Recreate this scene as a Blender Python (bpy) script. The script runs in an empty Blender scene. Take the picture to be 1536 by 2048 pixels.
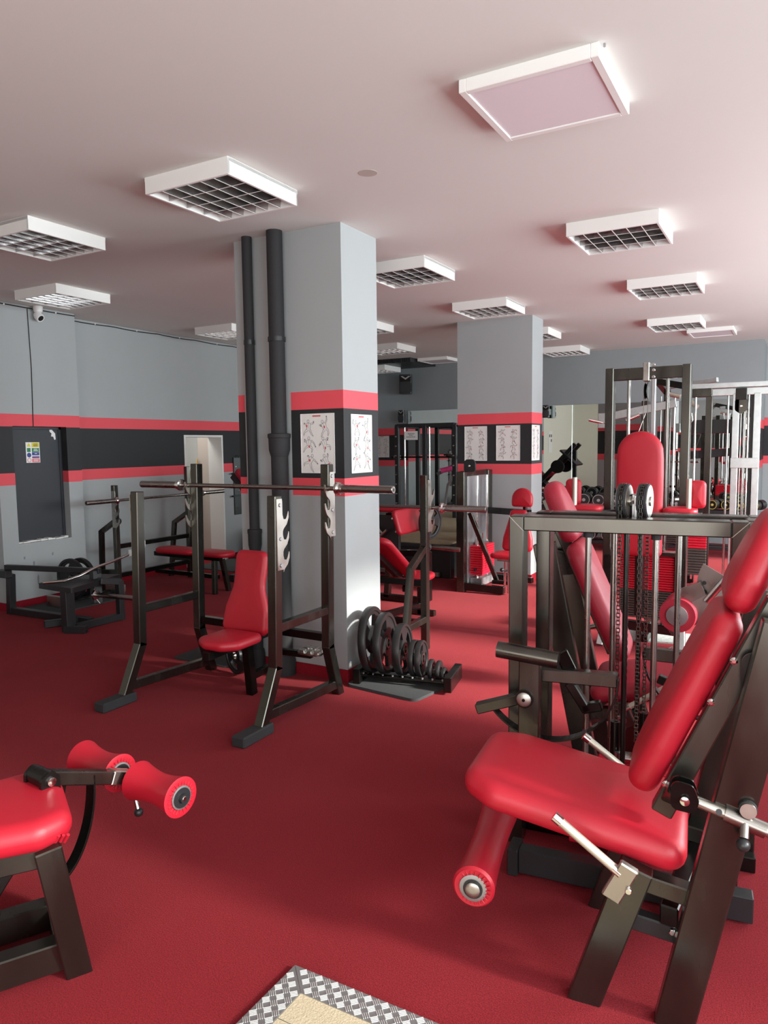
import bpy, bmesh, math, random
from mathutils import Vector, Matrix
random.seed(7)
PI = math.pi
rad = math.radians
col = bpy.context.scene.collection
V = Vector

# ------------------------------------------------------------------ materials
MAT = {}
def new_mat(name):
    m = bpy.data.materials.new(name); m.use_nodes = True
    nt = m.node_tree; b = nt.nodes['Principled BSDF']
    MAT[name] = m
    return m, nt, b
def simple(name, c, rough=0.5, metal=0.0, bump=0.0, bscale=200.0, var=0.0, vscale=6.0, spec=0.5, rvar=0.0, stretch=None):
    m, nt, b = new_mat(name)
    b.inputs['Base Color'].default_value = (*c, 1); b.inputs['Roughness'].default_value = rough
    b.inputs['Metallic'].default_value = metal; b.inputs['Specular IOR Level'].default_value = spec
    tc = nt.nodes.new('ShaderNodeTexCoord')
    src = tc.outputs['Object']
    if stretch:
        mp = nt.nodes.new('ShaderNodeMapping'); mp.inputs['Scale'].default_value = stretch
        nt.links.new(src, mp.inputs[0]); src = mp.outputs[0]
    if var > 0 or rvar > 0:
        n = nt.nodes.new('ShaderNodeTexNoise'); n.inputs['Scale'].default_value = vscale; n.inputs['Detail'].default_value = 5
        nt.links.new(src, n.inputs['Vector'])
        if var > 0:
            mx = nt.nodes.new('ShaderNodeMix'); mx.data_type = 'RGBA'
            mx.inputs[6].default_value = (*[max(0, k*(1-var)) for k in c], 1)
            mx.inputs[7].default_value = (*[min(1, k*(1+var)) for k in c], 1)
            nt.links.new(n.outputs[0], mx.inputs[0]); nt.links.new(mx.outputs[2], b.inputs['Base Color'])
        if rvar > 0:
            mr = nt.nodes.new('ShaderNodeMapRange'); mr.inputs[1].default_value = .3; mr.inputs[2].default_value = .7
            mr.inputs[3].default_value = max(0, rough-rvar); mr.inputs[4].default_value = min(1, rough+rvar)
            nt.links.new(n.outputs[0], mr.inputs[0]); nt.links.new(mr.outputs[0], b.inputs['Roughness'])
    if bump > 0:
        n2 = nt.nodes.new('ShaderNodeTexNoise'); n2.inputs['Scale'].default_value = bscale; n2.inputs['Detail'].default_value = 3
        nt.links.new(src, n2.inputs['Vector'])
        bp = nt.nodes.new('ShaderNodeBump'); bp.inputs['Strength'].default_value = bump; bp.inputs['Distance'].default_value = .004
        nt.links.new(n2.outputs[0], bp.inputs['Height']); nt.links.new(bp.outputs[0], b.inputs['Normal'])
    return m

GREY = (.38, .405, .41)
PINK = (.80, .085, .11)
BLACKP = (.018, .020, .022)
def striped(name, z0, z1, z2, z3, base=GREY, mask=None, cream=None):
    """grey wall paint with two red bands around a black band, laid by height"""
    m, nt, b = new_mat(name)
    b.inputs['Roughness'].default_value = .62
    geo = nt.nodes.new('ShaderNodeNewGeometry'); sep = nt.nodes.new('ShaderNodeSeparateXYZ')
    nt.links.new(geo.outputs['Position'], sep.inputs[0])
    def mth(op, a, bb):
        n = nt.nodes.new('ShaderNodeMath'); n.operation = op
        for i, s in enumerate((a, bb)):
            if hasattr(s, 'links') or hasattr(s, 'is_linked'): nt.links.new(s, n.inputs[i])
            else: n.inputs[i].default_value = s
        return n.outputs[0]
    def band(sock, lo, hi): return mth('MULTIPLY', mth('GREATER_THAN', sock, lo), mth('LESS_THAN', sock, hi))
    z = sep.outputs['Z']
    red = mth('ADD', band(z, z0, z1), band(z, z2, z3)); blk = band(z, z1, z2)
    if mask:
        ax, lo, hi = mask
        keep = mth('SUBTRACT', 1.0, band(sep.outputs[ax], lo, hi))
        red = mth('MULTIPLY', red, keep); blk = mth('MULTIPLY', blk, keep)
    noise = nt.nodes.new('ShaderNodeTexNoise'); noise.inputs['Scale'].default_value = 2.5; noise.inputs['Detail'].default_value = 6
    nt.links.new(geo.outputs['Position'], noise.inputs['Vector'])
    def mix(f, a, c):
        n = nt.nodes.new('ShaderNodeMix'); n.data_type = 'RGBA'; nt.links.new(f, n.inputs[0])
        for i, s in ((6, a), (7, c)):
            if isinstance(s, tuple): n.inputs[i].default_value = (*s, 1)
            else: nt.links.new(s, n.inputs[i])
        return n.outputs[2]
    g = mix(noise.outputs[0], tuple(k*.95 for k in base), tuple(min(1, k*1.05) for k in base))
    c = mix(red, g, PINK); c = mix(blk, c, BLACKP)
    if cream:
        ax, lo, hi = cream
        c = mix(band(sep.outputs[ax], lo, hi), c, (.74, .72, .62))
    nt.links.new(c, b.inputs['Base Color'])
    n2 = nt.nodes.new('ShaderNodeTexNoise'); n2.inputs['Scale'].default_value = 90
    nt.links.new(geo.outputs['Position'], n2.inputs['Vector'])
    bp = nt.nodes.new('ShaderNodeBump'); bp.inputs['Strength'].default_value = .12; bp.inputs['Distance'].default_value = .003
    nt.links.new(n2.outputs[0], bp.inputs['Height']); nt.links.new(bp.outputs[0], b.inputs['Normal'])
    return m

# carpet
m, nt, b = new_mat('carpet')
tc = nt.nodes.new('ShaderNodeTexCoord')
n1 = nt.nodes.new('ShaderNodeTexNoise'); n1.inputs['Scale'].default_value = 230; n1.inputs['Detail'].default_value = 3; n1.inputs['Roughness'].default_value = .75
n3 = nt.nodes.new('ShaderNodeTexNoise'); n3.inputs['Scale'].default_value = 1.6; n3.inputs['Detail'].default_value = 3
for n in (n1, n3): nt.links.new(tc.outputs['Object'], n.inputs['Vector'])
cr = nt.nodes.new('ShaderNodeValToRGB')
cr.color_ramp.elements[0].position = .30; cr.color_ramp.elements[0].color = (.10, .005, .010, 1)
cr.color_ramp.elements[1].position = .72; cr.color_ramp.elements[1].color = (.36, .021, .030, 1)
nt.links.new(n1.outputs[0], cr.inputs[0])
hs = nt.nodes.new('ShaderNodeHueSaturation'); mr = nt.nodes.new('ShaderNodeMapRange')
mr.inputs[1].default_value = .3; mr.inputs[2].default_value = .7; mr.inputs[3].default_value = .93; mr.inputs[4].default_value = 1.07
nt.links.new(n3.outputs[0], mr.inputs[0]); nt.links.new(mr.outputs[0], hs.inputs['Value']); nt.links.new(cr.outputs[0], hs.inputs['Color'])
nt.links.new(hs.outputs[0], b.inputs['Base Color'])
b.inputs['Roughness'].default_value = .95; b.inputs['Specular IOR Level'].default_value = .05
b.inputs['Sheen Weight'].default_value = .10; b.inputs['Sheen Roughness'].default_value = .5; b.inputs['Sheen Tint'].default_value = (1, .5, .5, 1)
bp = nt.nodes.new('ShaderNodeBump'); bp.inputs['Strength'].default_value = .8; bp.inputs['Distance'].default_value = .005
nt.links.new(n1.outputs[0], bp.inputs['Height']); nt.links.new(bp.outputs[0], b.inputs['Normal'])

striped('paint_wall', 1.24, 1.36, 1.82, 1.945)
striped('paint_left', 1.24, 1.36, 1.82, 1.945, cream=('Y', -10, .9))
striped('paint_front', 1.24, 1.36, 1.82, 1.945, cream=('X', -10, -5.1))
striped('paint_back', 1.20, 1.31, 1.77, 1.895, base=(.27, .30, .31))
striped('paint_pillar', 1.26, 1.379, 1.841, 1.961, mask=('X', -3.43, -3.025))
simple('ceiling_white', (.735, .745, .71), .8, bump=.08, bscale=40, var=.03, vscale=1.2)
simple('skirting_carpet', (.26, .012, .022), .95, bump=.6, bscale=150, var=.3, vscale=120, spec=.1)
simple('steel', (.088, .083, .072), .25, .90, var=.4, vscale=7, rvar=.08, stretch=(1, 1, .3))
simple('steel_dark', (.030, .029, .027), .22, .85, var=.5, vscale=6, rvar=.08)
simple('black_paint', (.016, .017, .019), .38, 0, var=.2, vscale=5)
simple('black_rubber', (.022, .022, .024), .75, 0, bump=.4, bscale=260)
simple('matt_mat', (.045, .05, .052), .95, 0, bump=.8, bscale=330, var=.4, vscale=240)
simple('plate_rubber', (.010, .0105, .011), .40, 0, bump=.08, bscale=120)
simple('chrome', (.72, .72, .70), .14, 1.0)
simple('bar_steel', (.30, .28, .26), .30, 1.0, rvar=.08, vscale=9)
simple('bare_steel', (.46, .44, .40), .34, 1.0, rvar=.1, vscale=8, var=.15)
simple('grey_steel', (.42, .42, .43), .42, .9, rvar=.1, vscale=12)
simple('galvanised', (.62, .68, .68), .35, .9, var=.18, vscale=20)
simple('pale_steel', (.62, .60, .50), .4, .75)
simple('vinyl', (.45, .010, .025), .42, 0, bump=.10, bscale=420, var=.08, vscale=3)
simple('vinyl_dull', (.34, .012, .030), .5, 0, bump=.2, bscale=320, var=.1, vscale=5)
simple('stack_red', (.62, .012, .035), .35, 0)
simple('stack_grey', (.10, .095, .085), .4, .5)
simple('lamp_white', (.86, .87, .84), .4)
simple('louvre', (.48, .46, .46), .16, 1.0)
simple('lamp_inner', (.10, .095, .095), .12, 1.0)
simple('diffuser', (.80, .76, .80), .35)
simple('poster_paper', (.80, .79, .76), .55)
simple('ink', (.05, .05, .055), .6)
simple('ink_soft', (.14, .14, .15), .6)
simple('ink_red', (.62, .05, .06), .6)
simple('ink_blue', (.06, .06, .22), .6)
simple('white_plastic', (.85, .85, .84), .35)
simple('white_paint', (.80, .80, .77), .5, bump=.3, bscale=60)
simple('pale_wall', (.52, .54, .52), .6)
simple('beige', (.52, .47, .42), .6)
simple('cream', (.74, .72, .62), .6)
simple('door_charcoal', (.028, .032, .040), .5)
simple('wood_stick', (.55, .36, .12), .5)
simple('tan_board', (.42, .35, .22), .7, var=.25, vscale=14, bump=.2, bscale=120)
simple('grit_board', (.56, .47, .32), .85, bump=.5, bscale=180, var=.45, vscale=260)
simple('checker_alu', (.36, .36, .36), .45, .8, var=.1, vscale=20)
simple('alu_rib', (.90, .90, .88), .30, .7)
simple('grey_mat', (.34, .36, .34), .8, var=.6, vscale=60, bump=.6, bscale=80)
simple('sign_yellow', (.75, .65, .02), .5); simple('sign_green', (.02, .22, .08), .5); simple('sign_blue', (.03, .06, .28), .5)
simple('sign_red', (.75, .10, .14), .5); simple('sign_purple', (.14, .04, .20), .5)
simple('pink_foam', (.75, .06, .25), .6)
simple('brass_yellow', (.70, .60, .12), .4)
simple('smudge', (.20, .22, .23), .7)
m, nt, b = new_mat('mirror'); b.inputs['Base Color'].default_value = (.80, .84, .81, 1); b.inputs['Metallic'].default_value = 1; b.inputs['Roughness'].default_value = 0.0
for nm_, tc_ in (('glass', (1, 1, 1)), ('sun_cut_glass', (.30, .30, .30))):  # darker pane copy, added only to weaken the sun in the foreground
    m, nt, b = new_mat(nm_)
    tr_ = nt.nodes.new('ShaderNodeBsdfTransparent'); tr_.inputs[0].default_value = (*tc_, 1)
    gl_ = nt.nodes.new('ShaderNodeBsdfGlossy'); gl_.inputs['Roughness'].default_value = .02
    mx_ = nt.nodes.new('ShaderNodeMixShader'); mx_.inputs[0].default_value = .08
    nt.links.new(tr_.outputs[0], mx_.inputs[1]); nt.links.new(gl_.outputs[0], mx_.inputs[2]); nt.links.new(mx_.outputs[0], nt.nodes['Material Output'].inputs['Surface'])

# ------------------------------------------------------------------ mesh builder
class MB:
    def __init__(s, T=None): s.v = []; s.f = []; s.T = T
    def add(s, vs, fs):
        o = len(s.v)
        s.v += [tuple(s.T @ V(p)) if s.T else tuple(p) for p in vs]
        s.f += [[i+o for i in f] for f in fs]
        return s
    def frame_box(s, c, ax, ay, az, hx, hy, hz, ch=.004):
        ch = min(ch, .4*min(hx, hy, hz))
        vs = []; idx = {}
        for sx in (-1, 1):
            for sy in (-1, 1):
                for sz in (-1, 1):
                    for k in range(3):
                        h = [hx-ch, hy-ch, hz-ch]; h[k] += ch
                        idx[(sx, sy, sz, k)] = len(vs)
                        vs.append(c + ax*(sx*h[0]) + ay*(sy*h[1]) + az*(sz*h[2]))
        fs = []
        sg = (-1, 1)
        for a in sg:
            q = [(-1, -1), (1, -1), (1, 1), (-1, 1)]
            if a < 0: q = q[::-1]
            fs.append([idx[(a, u, w, 0)] for u, w in q])
            fs.append([idx[(w, a, u, 1)] for u, w in q])
            fs.append([idx[(u, w, a, 2)] for u, w in q])
        for a in sg:
            for b_ in sg:
                def e(p): fs.append(p if a*b_ > 0 else p[::-1])
                e([idx[(a, b_, -1, 0)], idx[(a, b_, -1, 1)], idx[(a, b_, 1, 1)], idx[(a, b_, 1, 0)]])
                e([idx[(-1, a, b_, 1)], idx[(-1, a, b_, 2)], idx[(1, a, b_, 2)], idx[(1, a, b_, 1)]])
                e([idx[(b_, -1, a, 2)], idx[(b_, -1, a, 0)], idx[(b_, 1, a, 0)], idx[(b_, 1, a, 2)]])
        for sx in sg:
            for sy in sg:
                for sz in sg:
                    t = [idx[(sx, sy, sz, k)] for k in range(3)]
                    fs.append(t if sx*sy*sz > 0 else t[::-1])
        return s.add(vs, fs)
    def box(s, x0, x1, y0, y1, z0, z1, ch=.004):
        return s.frame_box(V(((x0+x1)/2, (y0+y1)/2, (z0+z1)/2)), V((1, 0, 0)), V((0, 1, 0)), V((0, 0, 1)), abs(x1-x0)/2, abs(y1-y0)/2, abs(z1-z0)/2, ch)
    def bar(s, p0, p1, w, d=None, side=None, ch=.004, ext=0.0):
        """straight bar from p0 to p1, w across `side`, d across the other way"""
        p0 = V(p0); p1 = V(p1); d = d or w
        t = (p1-p0).normalized()
        if side is None: side = t.cross(V((0, 0, 1))) if abs(t.z) < .95 else V((1, 0, 0))
        sd = V(side); sd = (sd - t*sd.dot(t)).normalized(); up = sd.cross(t)
        return s.frame_box((p0+p1)/2, sd, t, up, w/2, (p1-p0).length/2+ext, d/2, ch)
    def path(s, pts, w, d=None, side=None, ch=.004, ext=0.012):
        for a, b_ in zip(pts[:-1], pts[1:]): s.bar(a, b_, w, d, side, ch, ext)
        return s
    def tube(s, pts, r, seg=14, caps=True):
        pts = [V(p) for p in pts]; n = len(pts); vs = []; fs = []
        rs = r if isinstance(r, (list, tuple)) else [r]*n
        prev = None
        for i, p in enumerate(pts):
            t = (pts[min(i+1, n-1)] - pts[max(i-1, 0)]).normalized()
            if prev is None:
                u = t.orthogonal().normalized()
            else:
                u = (prev - t*prev.dot(t)).normalized()
            prev = u; w = t.cross(u)
            for k in range(seg):
                a = 2*PI*k/seg; vs.append(p + (u*math.cos(a)+w*math.sin(a))*rs[i])
        for i in range(n-1):
            for k in range(seg):
                k2 = (k+1) % seg
                fs.append([i*seg+k, i*seg+k2, (i+1)*seg+k2, (i+1)*seg+k])
        if caps:
            fs.append(list(range(seg))[::-1]); fs.append([(n-1)*seg+k for k in range(seg)])
        return s.add(vs, fs)
    def lathe(s, prof, o, ax, seg=28, closed=False):
        """prof: (r, h) pairs along axis ax from o"""
        o = V(o); ax = V(ax).normalized(); u = ax.orthogonal().normalized(); w = ax.cross(u)
        vs = []; fs = []; n = len(prof)
        for r, h in prof:
            for k in range(seg):
                a = 2*PI*k/seg; vs.append(o + ax*h + (u*math.cos(a)+w*math.sin(a))*max(r, 1e-5))
        for i in range(n-1):
            for k in range(seg):
                k2 = (k+1) % seg; fs.append([i*seg+k, i*seg+k2, (i+1)*seg+k2, (i+1)*seg+k])
        if closed:
            for k in range(seg):
                k2 = (k+1) % seg; fs.append([(n-1)*seg+k, (n-1)*seg+k2, k2, k])
        else:
            fs.append(list(range(seg))[::-1]); fs.append([(n-1)*seg+k for k in range(seg)])
        return s.add(vs, fs)
    def disc(s, c, ax, r, h, seg=28, ch=None):
        ch = min(.003, r*.2, h*.3) if ch is None else ch
        return s.lathe([(r-ch, -h/2), (r, -h/2+ch), (r, h/2-ch), (r-ch, h/2)], c, ax, seg)
    def ball(s, c, r, seg=16):
        return s.lathe([(r*math.sin(PI*i/10), -r*math.cos(PI*i/10)) for i in range(11)], c, (0, 0, 1), seg)
    def prism(s, poly, o, u, v, t):
        """polygon in the u,v plane, thickness t along u x v, centred"""
        o = V(o); u = V(u).normalized(); v = V(v).normalized(); n = u.cross(v); N = len(poly)
        vs = [o+u*a+v*b_-n*(t/2) for a, b_ in poly] + [o+u*a+v*b_+n*(t/2) for a, b_ in poly]
        fs = [list(range(N))[::-1], [N+i for i in range(N)]]
        for i in range(N): j = (i+1) % N; fs.append([i, j, N+j, N+i])
        return s.add(vs, fs)
    def pad(s, poly, o, u, v, t, e=None, dome=.006, rings=5):
        """upholstered pad: polygon in u,v ; back face at o, padding out along u x v"""
        o = V(o); u = V(u).normalized(); v = V(v).normalized(); n = u.cross(v); N = len(poly)
        e = e or t*.48
        P = [V((a, b_, 0)) for a, b_ in poly]
        nor = []
        for i in range(N):
            d = (P[(i+1) % N]-P[i-1]); d = V((d.y, -d.x, 0)); nor.append(d.normalized() if d.length > 1e-9 else V((0, 0, 0)))
        cen = sum(P, V((0, 0, 0)))/N
        prof = []
        for k in range(rings+1):
            a = PI/2*k/rings; prof.append((e*(1-math.sin(a)), e*(1-math.cos(a))))
        lo = [(i_, h_) for i_, h_ in prof]
        hi = [(i_, t-h_) for i_, h_ in prof[::-1]]
        lay = lo + hi
        vs = []; fs = []
        for ins, h in lay:
            for i in range(N):
                q = P[i]-nor[i]*ins; vs.append(o+u*q.x+v*q.y+n*h)
        L = len(lay)
        base_top = (L-1)*N
        for k, (sc, dh) in enumerate(((.93, .14), (.82, .36), (.68, .58), (.5, .79), (.3, .93), (.1, 1.0))):
            for i in range(N):
                q = P[i]-nor[i]*e; q = cen+(q-cen)*sc; vs.append(o+u*q.x+v*q.y+n*(t+dome*dh))
        L += 6
        for l in range(L-1):
            for i in range(N):
                j = (i+1) % N; fs.append([l*N+i, l*N+j, (l+1)*N+j, (l+1)*N+i])
        fs.append(list(range(N))[::-1]); fs.append([(L-1)*N+i for i in range(N)])
        return s.add(vs, fs)
    def build(s, name, mat, parent=None, smooth=35):
        me = bpy.data.meshes.new(name); me.from_pydata(s.v, [], s.f); me.update()
        bm = bmesh.new(); bm.from_mesh(me); bmesh.ops.recalc_face_normals(bm, faces=bm.faces); bm.to_mesh(me); bm.free()
        me.materials.append(MAT[mat])
        if smooth:
            for p in me.polygons: p.use_smooth = True
            try: me.set_sharp_from_angle(angle=rad(smooth))
            except Exception: pass
        o = bpy.data.objects.new(name, me); col.objects.link(o)
        if parent is not None: o.parent = parent
        return o

def tag(o, label=None, cat=None, group=None, kind=None):
    if label: o['label'] = label
    if cat: o['category'] = cat
    if group: o['group'] = group
    if kind: o['kind'] = kind
    return o
def thing(name, label, cat, loc=(0, 0, 0), rz=0.0, group=None):
    o = bpy.data.objects.new(name, None); col.objects.link(o)
    o.empty_display_size = .1
    o.location = loc; o.rotation_euler = (0, 0, rz)
    return tag(o, label, cat, group)
def struct(name, mb, mat, smooth=0):
    return tag(mb.build(name, mat, None, smooth), kind='structure')
def dup(root, loc, rz=None, label=None, group=None):
    r = root.copy(); col.objects.link(r); r.location = loc
    if rz is not None: r.rotation_euler = (0, 0, rz)
    if label: r['label'] = label
    if group: r['group'] = group
    for ch in list(root.children):
        c = ch.copy(); col.objects.link(c); c.parent = r
        for g in list(ch.children):
            d = g.copy(); col.objects.link(d); d.parent = c
    return r
def rrect(w0, w1, h, r, seg=5, y0=0.0):
    """rounded outline: width w0 at the bottom (y0) and w1 at the top (y0+h)"""
    pts = [(-w0/2, y0), (w0/2, y0), (w1/2, y0+h), (-w1/2, y0+h)]
    return round_poly(pts, r, seg)
def round_poly(pts, r, seg=5):
    out = []; n = len(pts)
    rs = r if isinstance(r, (list, tuple)) else [r]*n
    for i in range(n):
        p = V(pts[i]); a = (V(pts[i-1])-p); b_ = (V(pts[(i+1) % n])-p)
        rr = rs[i]
        ang = a.angle(b_); d = min(rr/math.tan(ang/2), .48*a.length, .48*b_.length)
        rr = d*math.tan(ang/2)
        a.normalize(); b_.normalize()
        c = p+(a+b_).normalized()*(rr/math.sin(ang/2))
        s0 = p+a*d-c; s1 = p+b_*d-c
        a0 = math.atan2(s0.y, s0.x); a1 = math.atan2(s1.y, s1.x); da = (a1-a0+PI) % (2*PI)-PI
        for k in range(seg+1):
            t = a0+da*k/seg; out.append((c.x+rr*math.cos(t), c.y+rr*math.sin(t)))
    return out

X, Y, Z = V((1, 0, 0)), V((0, 1, 0)), V((0, 0, 1))
def bolts(name, mat, parent, cs, ax, r, h, seg=12, T=None):
    for c in cs: MB(T).disc(c, ax, r, h, seg).build(name, mat, parent)
ZC = 3.024
XL = -7.0            # left wall
YB = 11.75           # mirrored back wall
YF = -2.6            # wall behind the photographer
XR = 2.7             # window wall

# ------------------------------------------------------------------ room shell
struct('floor', MB().box(XL-1.6, XR+.3, YF-.3, 13.2, -.2, 0, 0), 'carpet')
struct('ceiling', MB().box(XL-.3, XR+.3, YF-.3, 13.2, ZC, ZC+.2, 0), 'ceiling_white')
DY0, DY1, DZ = 7.02, 7.76, 1.755       # open doorway in the left wall
w = MB(); w.box(XL-.25, XL, YF-.3, DY0, 0, ZC, 0); w.box(XL-.25, XL, DY1, 13.2, 0, ZC, 0); w.box(XL-.25, XL, DY0, DY1, DZ, ZC, 0)
struct('wall_left', w, 'paint_left')
# projecting pilaster with the recessed cupboard hatch
PX, PY0, PY1 = -6.76, 4.30, 5.25
HY0, HY1, HZ0, HZ1 = 4.47, 5.08, .645, 1.825
w = MB(); w.box(XL, PX, PY0, HY0, 0, ZC, 0); w.box(XL, PX, HY1, PY1, 0, ZC, 0); w.box(XL, PX, HY0, HY1, 0, HZ0, 0); w.box(XL, PX, HY0, HY1, HZ1, ZC, 0)
w.box(XL, XL+.1, HY0, HY1, HZ0, HZ1, 0)
struct('wall_pilaster', w, 'paint_wall')
struct('wall_back', MB().box(-9, -.46, YB, YB+.9, 0, ZC, 0), 'paint_back')
struct('wall_alcove', MB().box(-.6, XR+.3, 12.68, 12.9, 0, ZC, 0), 'paint_wall')
struct('wall_front', MB().box(XL-.3, XR+.3, YF-.25, YF, 0, ZC, 0), 'paint_front')
# window wall on the right
WIN = [(-1.9, .35), (.75, 2.35), (4.1, 5.75), (6.15, 8.4), (8.9, 11.0)]
WZ0, WZ1 = .72, 2.85
w = MB(); ys = YF-.3
for a, b_ in WIN:
    w.box(XR, XR+.3, ys, a, 0, ZC, 0); w.box(XR, XR+.3, a, b_, 0, WZ0, 0); w.box(XR, XR+.3, a, b_, WZ1, ZC, 0); ys = b_
w.box(XR, XR+.3, ys, 13.2, 0, ZC, 0)
struct('wall_right', w, 'paint_wall')
for i, (a, b_) in enumerate(WIN):
    f = MB()
    for yy in (a+.03, (a+b_)/2, b_-.03): f.box(XR+.13, XR+.19, yy-.03, yy+.03, WZ0, WZ1)
    for zz in (WZ0+.03, WZ1-.03): f.box(XR+.13, XR+.19, a, b_, zz-.03, zz+.03)
    fo = struct('window_%d' % (i+1), f, 'white_plastic')
    MB().add([(XR+.158, y_, z_) for y_, z_ in ((a+.05, WZ0+.05), (b_-.05, WZ0+.05), (b_-.05, WZ1-.05), (a+.05, WZ1-.05))], [[0, 1, 2, 3]]).build('pane', 'sun_cut_glass' if i < 2 else 'glass', fo, 0)  # first two unseen panes darkened to cut the sun
# skirting of turned-up carpet
bb = .012
sk = MB(); sk.box(XL, XL+bb, PY1, DY0-.04, 0, .075, 0); sk.box(XL, XL+bb, DY1+.04, YB, 0, .075, 0); sk.box(XL, XL+bb, YF, PY0, 0, .075, 0)
sk.box(PX, PX+bb, PY0-bb, PY1+bb, 0, .075, 0); sk.box(XL, PX, PY0-bb, PY0, 0, .075, 0); sk.box(XL, PX, PY1, PY1+bb, 0, .075, 0)
struct('baseboard_left', sk, 'skirting_carpet')
struct('baseboard_back', MB().box(XL, -.46, YB-bb, YB, 0, .075, 0), 'skirting_carpet')
# the two square pillars
C1 = (-3.49, -2.60, 4.047, 4.50); C2 = (-3.545, -2.63, 8.03, 8.42)
def pillar(nm, bx, mname):
    x0, x1, y0, y1 = bx
    p = struct(nm, MB().box(x0, x1, y0, y1, 0, ZC, 0), mname)
    k = MB(); k.box(x0-bb, x1+bb, y0-bb, y0, 0, .08, 0); k.box(x0-bb, x1+bb, y1, y1+bb, 0, .08, 0); k.box(x0-bb, x0, y0, y1, 0, .08, 0); k.box(x1, x1+bb, y0, y1, 0, .08, 0)
    k.build('skirting', 'skirting_carpet', p, 0)
pillar('wall_pillar_near', C1, 'paint_pillar'); pillar('wall_pillar_far', C2, 'paint_wall')
# hatch door in the pilaster
hd = thing('cupboard_door', 'charcoal cupboard door recessed in the left wall', 'door', (-6.86, (HY0+HY1)/2, HZ0)); hd['kind'] = 'structure'; hd.name = 'door_1'
hw = (HY1-HY0)/2
MB().box(-.03, .0, -hw, hw, .0, HZ1-HZ0).build('door_leaf', 'door_charcoal', hd)
f = MB(); f.box(0, .012, -hw, -hw+.03, 0, HZ1-HZ0); f.box(0, .012, hw-.03, hw, 0, HZ1-HZ0); f.box(0, .012, -hw, hw, HZ1-HZ0-.03, HZ1-HZ0)
f.build('door_frame', 'door_charcoal', hd)
f = MB()
for i in range(14):
    y_ = -hw+.02+i*(2*hw-.04)/14; f.box(.0, .06+random.random()*.03, y_, y_+.045, 0, .012+.012*random.random(), .003)
f.build('chipped_sill', 'white_paint', hd)
# sticker and safety sign on it
hx = -6.86+.0015
sg = thing('safety_sign', 'small multicoloured safety sign on the charcoal cupboard door', 'sign', (hx, 4.745, 1.56))
MB().box(0, .003, -.078, .078, -.105, .105, .0005).build('sign_board', 'white_plastic', sg)
for nm, mt, a, b_, c, d in (('yellow_panel', 'sign_yellow', -.012, .072, .055, .1), ('green_panel', 'sign_green', -.012, .07, .005, .045), ('blue_panel', 'sign_blue', -.012, .07, -.03, .003),
        ('purple_panel', 'sign_purple', -.012, .07, -.058, -.04), ('red_panel', 'sign_red', -.012, .07, -.1, -.064), ('green_pictogram', 'sign_green', -.066, -.026, .005, .046)):
    MB().box(.003, .0036, a, b_, c, d, 0).build(nm, mt, sg, 0)
MB().disc((.0036, -.045, -.026), X, .024, .001).build('blue_pictogram', 'sign_blue', sg)
MB().lathe([(.017, 0), (.022, 0), (.022, .001), (.017, .001)], (.003, -.045, -.078), X, 28, True).build('red_pictogram', 'sign_red', sg)
t_ = MB(); t_.prism([(-.022, -.018), (.022, -.018), (0, .022)], (.0036, -.045, .078), Y, Z, .001); t_.build('warning_triangle', 'sign_yellow', sg, 0)
t_ = MB()
for zz in (.087, .076, .066): t_.box(.0036, .0042, .008, .056, zz-.0025, zz+.0025, 0)
t_.build('sign_text', 'ink', sg, 0)
t_ = MB()
for zz, a, b_ in ((.033, .01, .05), (.02, .006, .056), (-.012, .018, .045), (-.075, .0, .06), (-.088, .0, .055)): t_.box(.0036, .0042, a, b_, zz-.003, zz+.003, 0)
t_.build('sign_text', 'white_plastic', sg, 0)
st = MB(); st.prism([(-.035, .05), (-.012, .055), (.03, .012), (.034, -.05), (.018, -.056), (.006, -.022), (-.02, -.02), (-.012, .012), (-.034, .03)], (hx+.001, 4.985, 1.745), Y, Z, .001)
tag(st.build('sticker', 'white_plastic', None, 0), 'torn white paper sticker at the top corner of the cupboard door', 'sticker')
# doorway with white lining, and the pale lobby behind it
f = MB(); f.box(XL-.252, XL+.008, DY0, DY0+.03, 0, DZ); f.box(XL-.252, XL+.008, DY1-.03, DY1, 0, DZ); f.box(XL-.252, XL+.008, DY0+.03, DY1-.03, DZ-.03, DZ)
struct('door_2', f, 'white_paint')
f = MB(); f.box(XL-1.5, XL-.25, 8.35, 8.45, 0, 2.5, 0); f.box(XL-1.5, XL-.25, 6.2, 6.3, 0, 2.5, 0); f.box(XL-1.5, XL-1.4, 6.2, 8.45, 0, 2.5, 0); f.box(XL-1.5, XL-.25, 6.2, 8.45, 2.5, 2.6, 0)
struct('wall_lobby', f, 'pale_wall')
struct('trim_1', MB().box(XL-.75, XL-.25, 8.05, 8.35, 0, 2.5, 0), 'beige')
tag(MB().tube([(-7.62, 7.70, 0), (-7.74, 8.02, 1.42)], .012).build('broom_stick', 'wood_stick'), 'yellow broom handle leaning in the open doorway', 'broom')
# scuffs low on the pilaster
s_ = MB()
for (yy, zz, h_) in ((4.62, .43, .05), (4.66, .26, .10), (4.84, .50, .035), (4.52, .50, .03), (4.75, .36, .02)):
    s_.prism([(-.008, -h_/2), (.006, -h_/2), (.010, h_*.3), (0, h_/2), (-.01, h_*.2)], (PX+.0008, yy, zz), Y, Z, .0006)
o_ = s_.build('scuff_marks', 'smudge', None, 0); tag(o_, kind='structure'); o_.name = 'trim_2'
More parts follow.
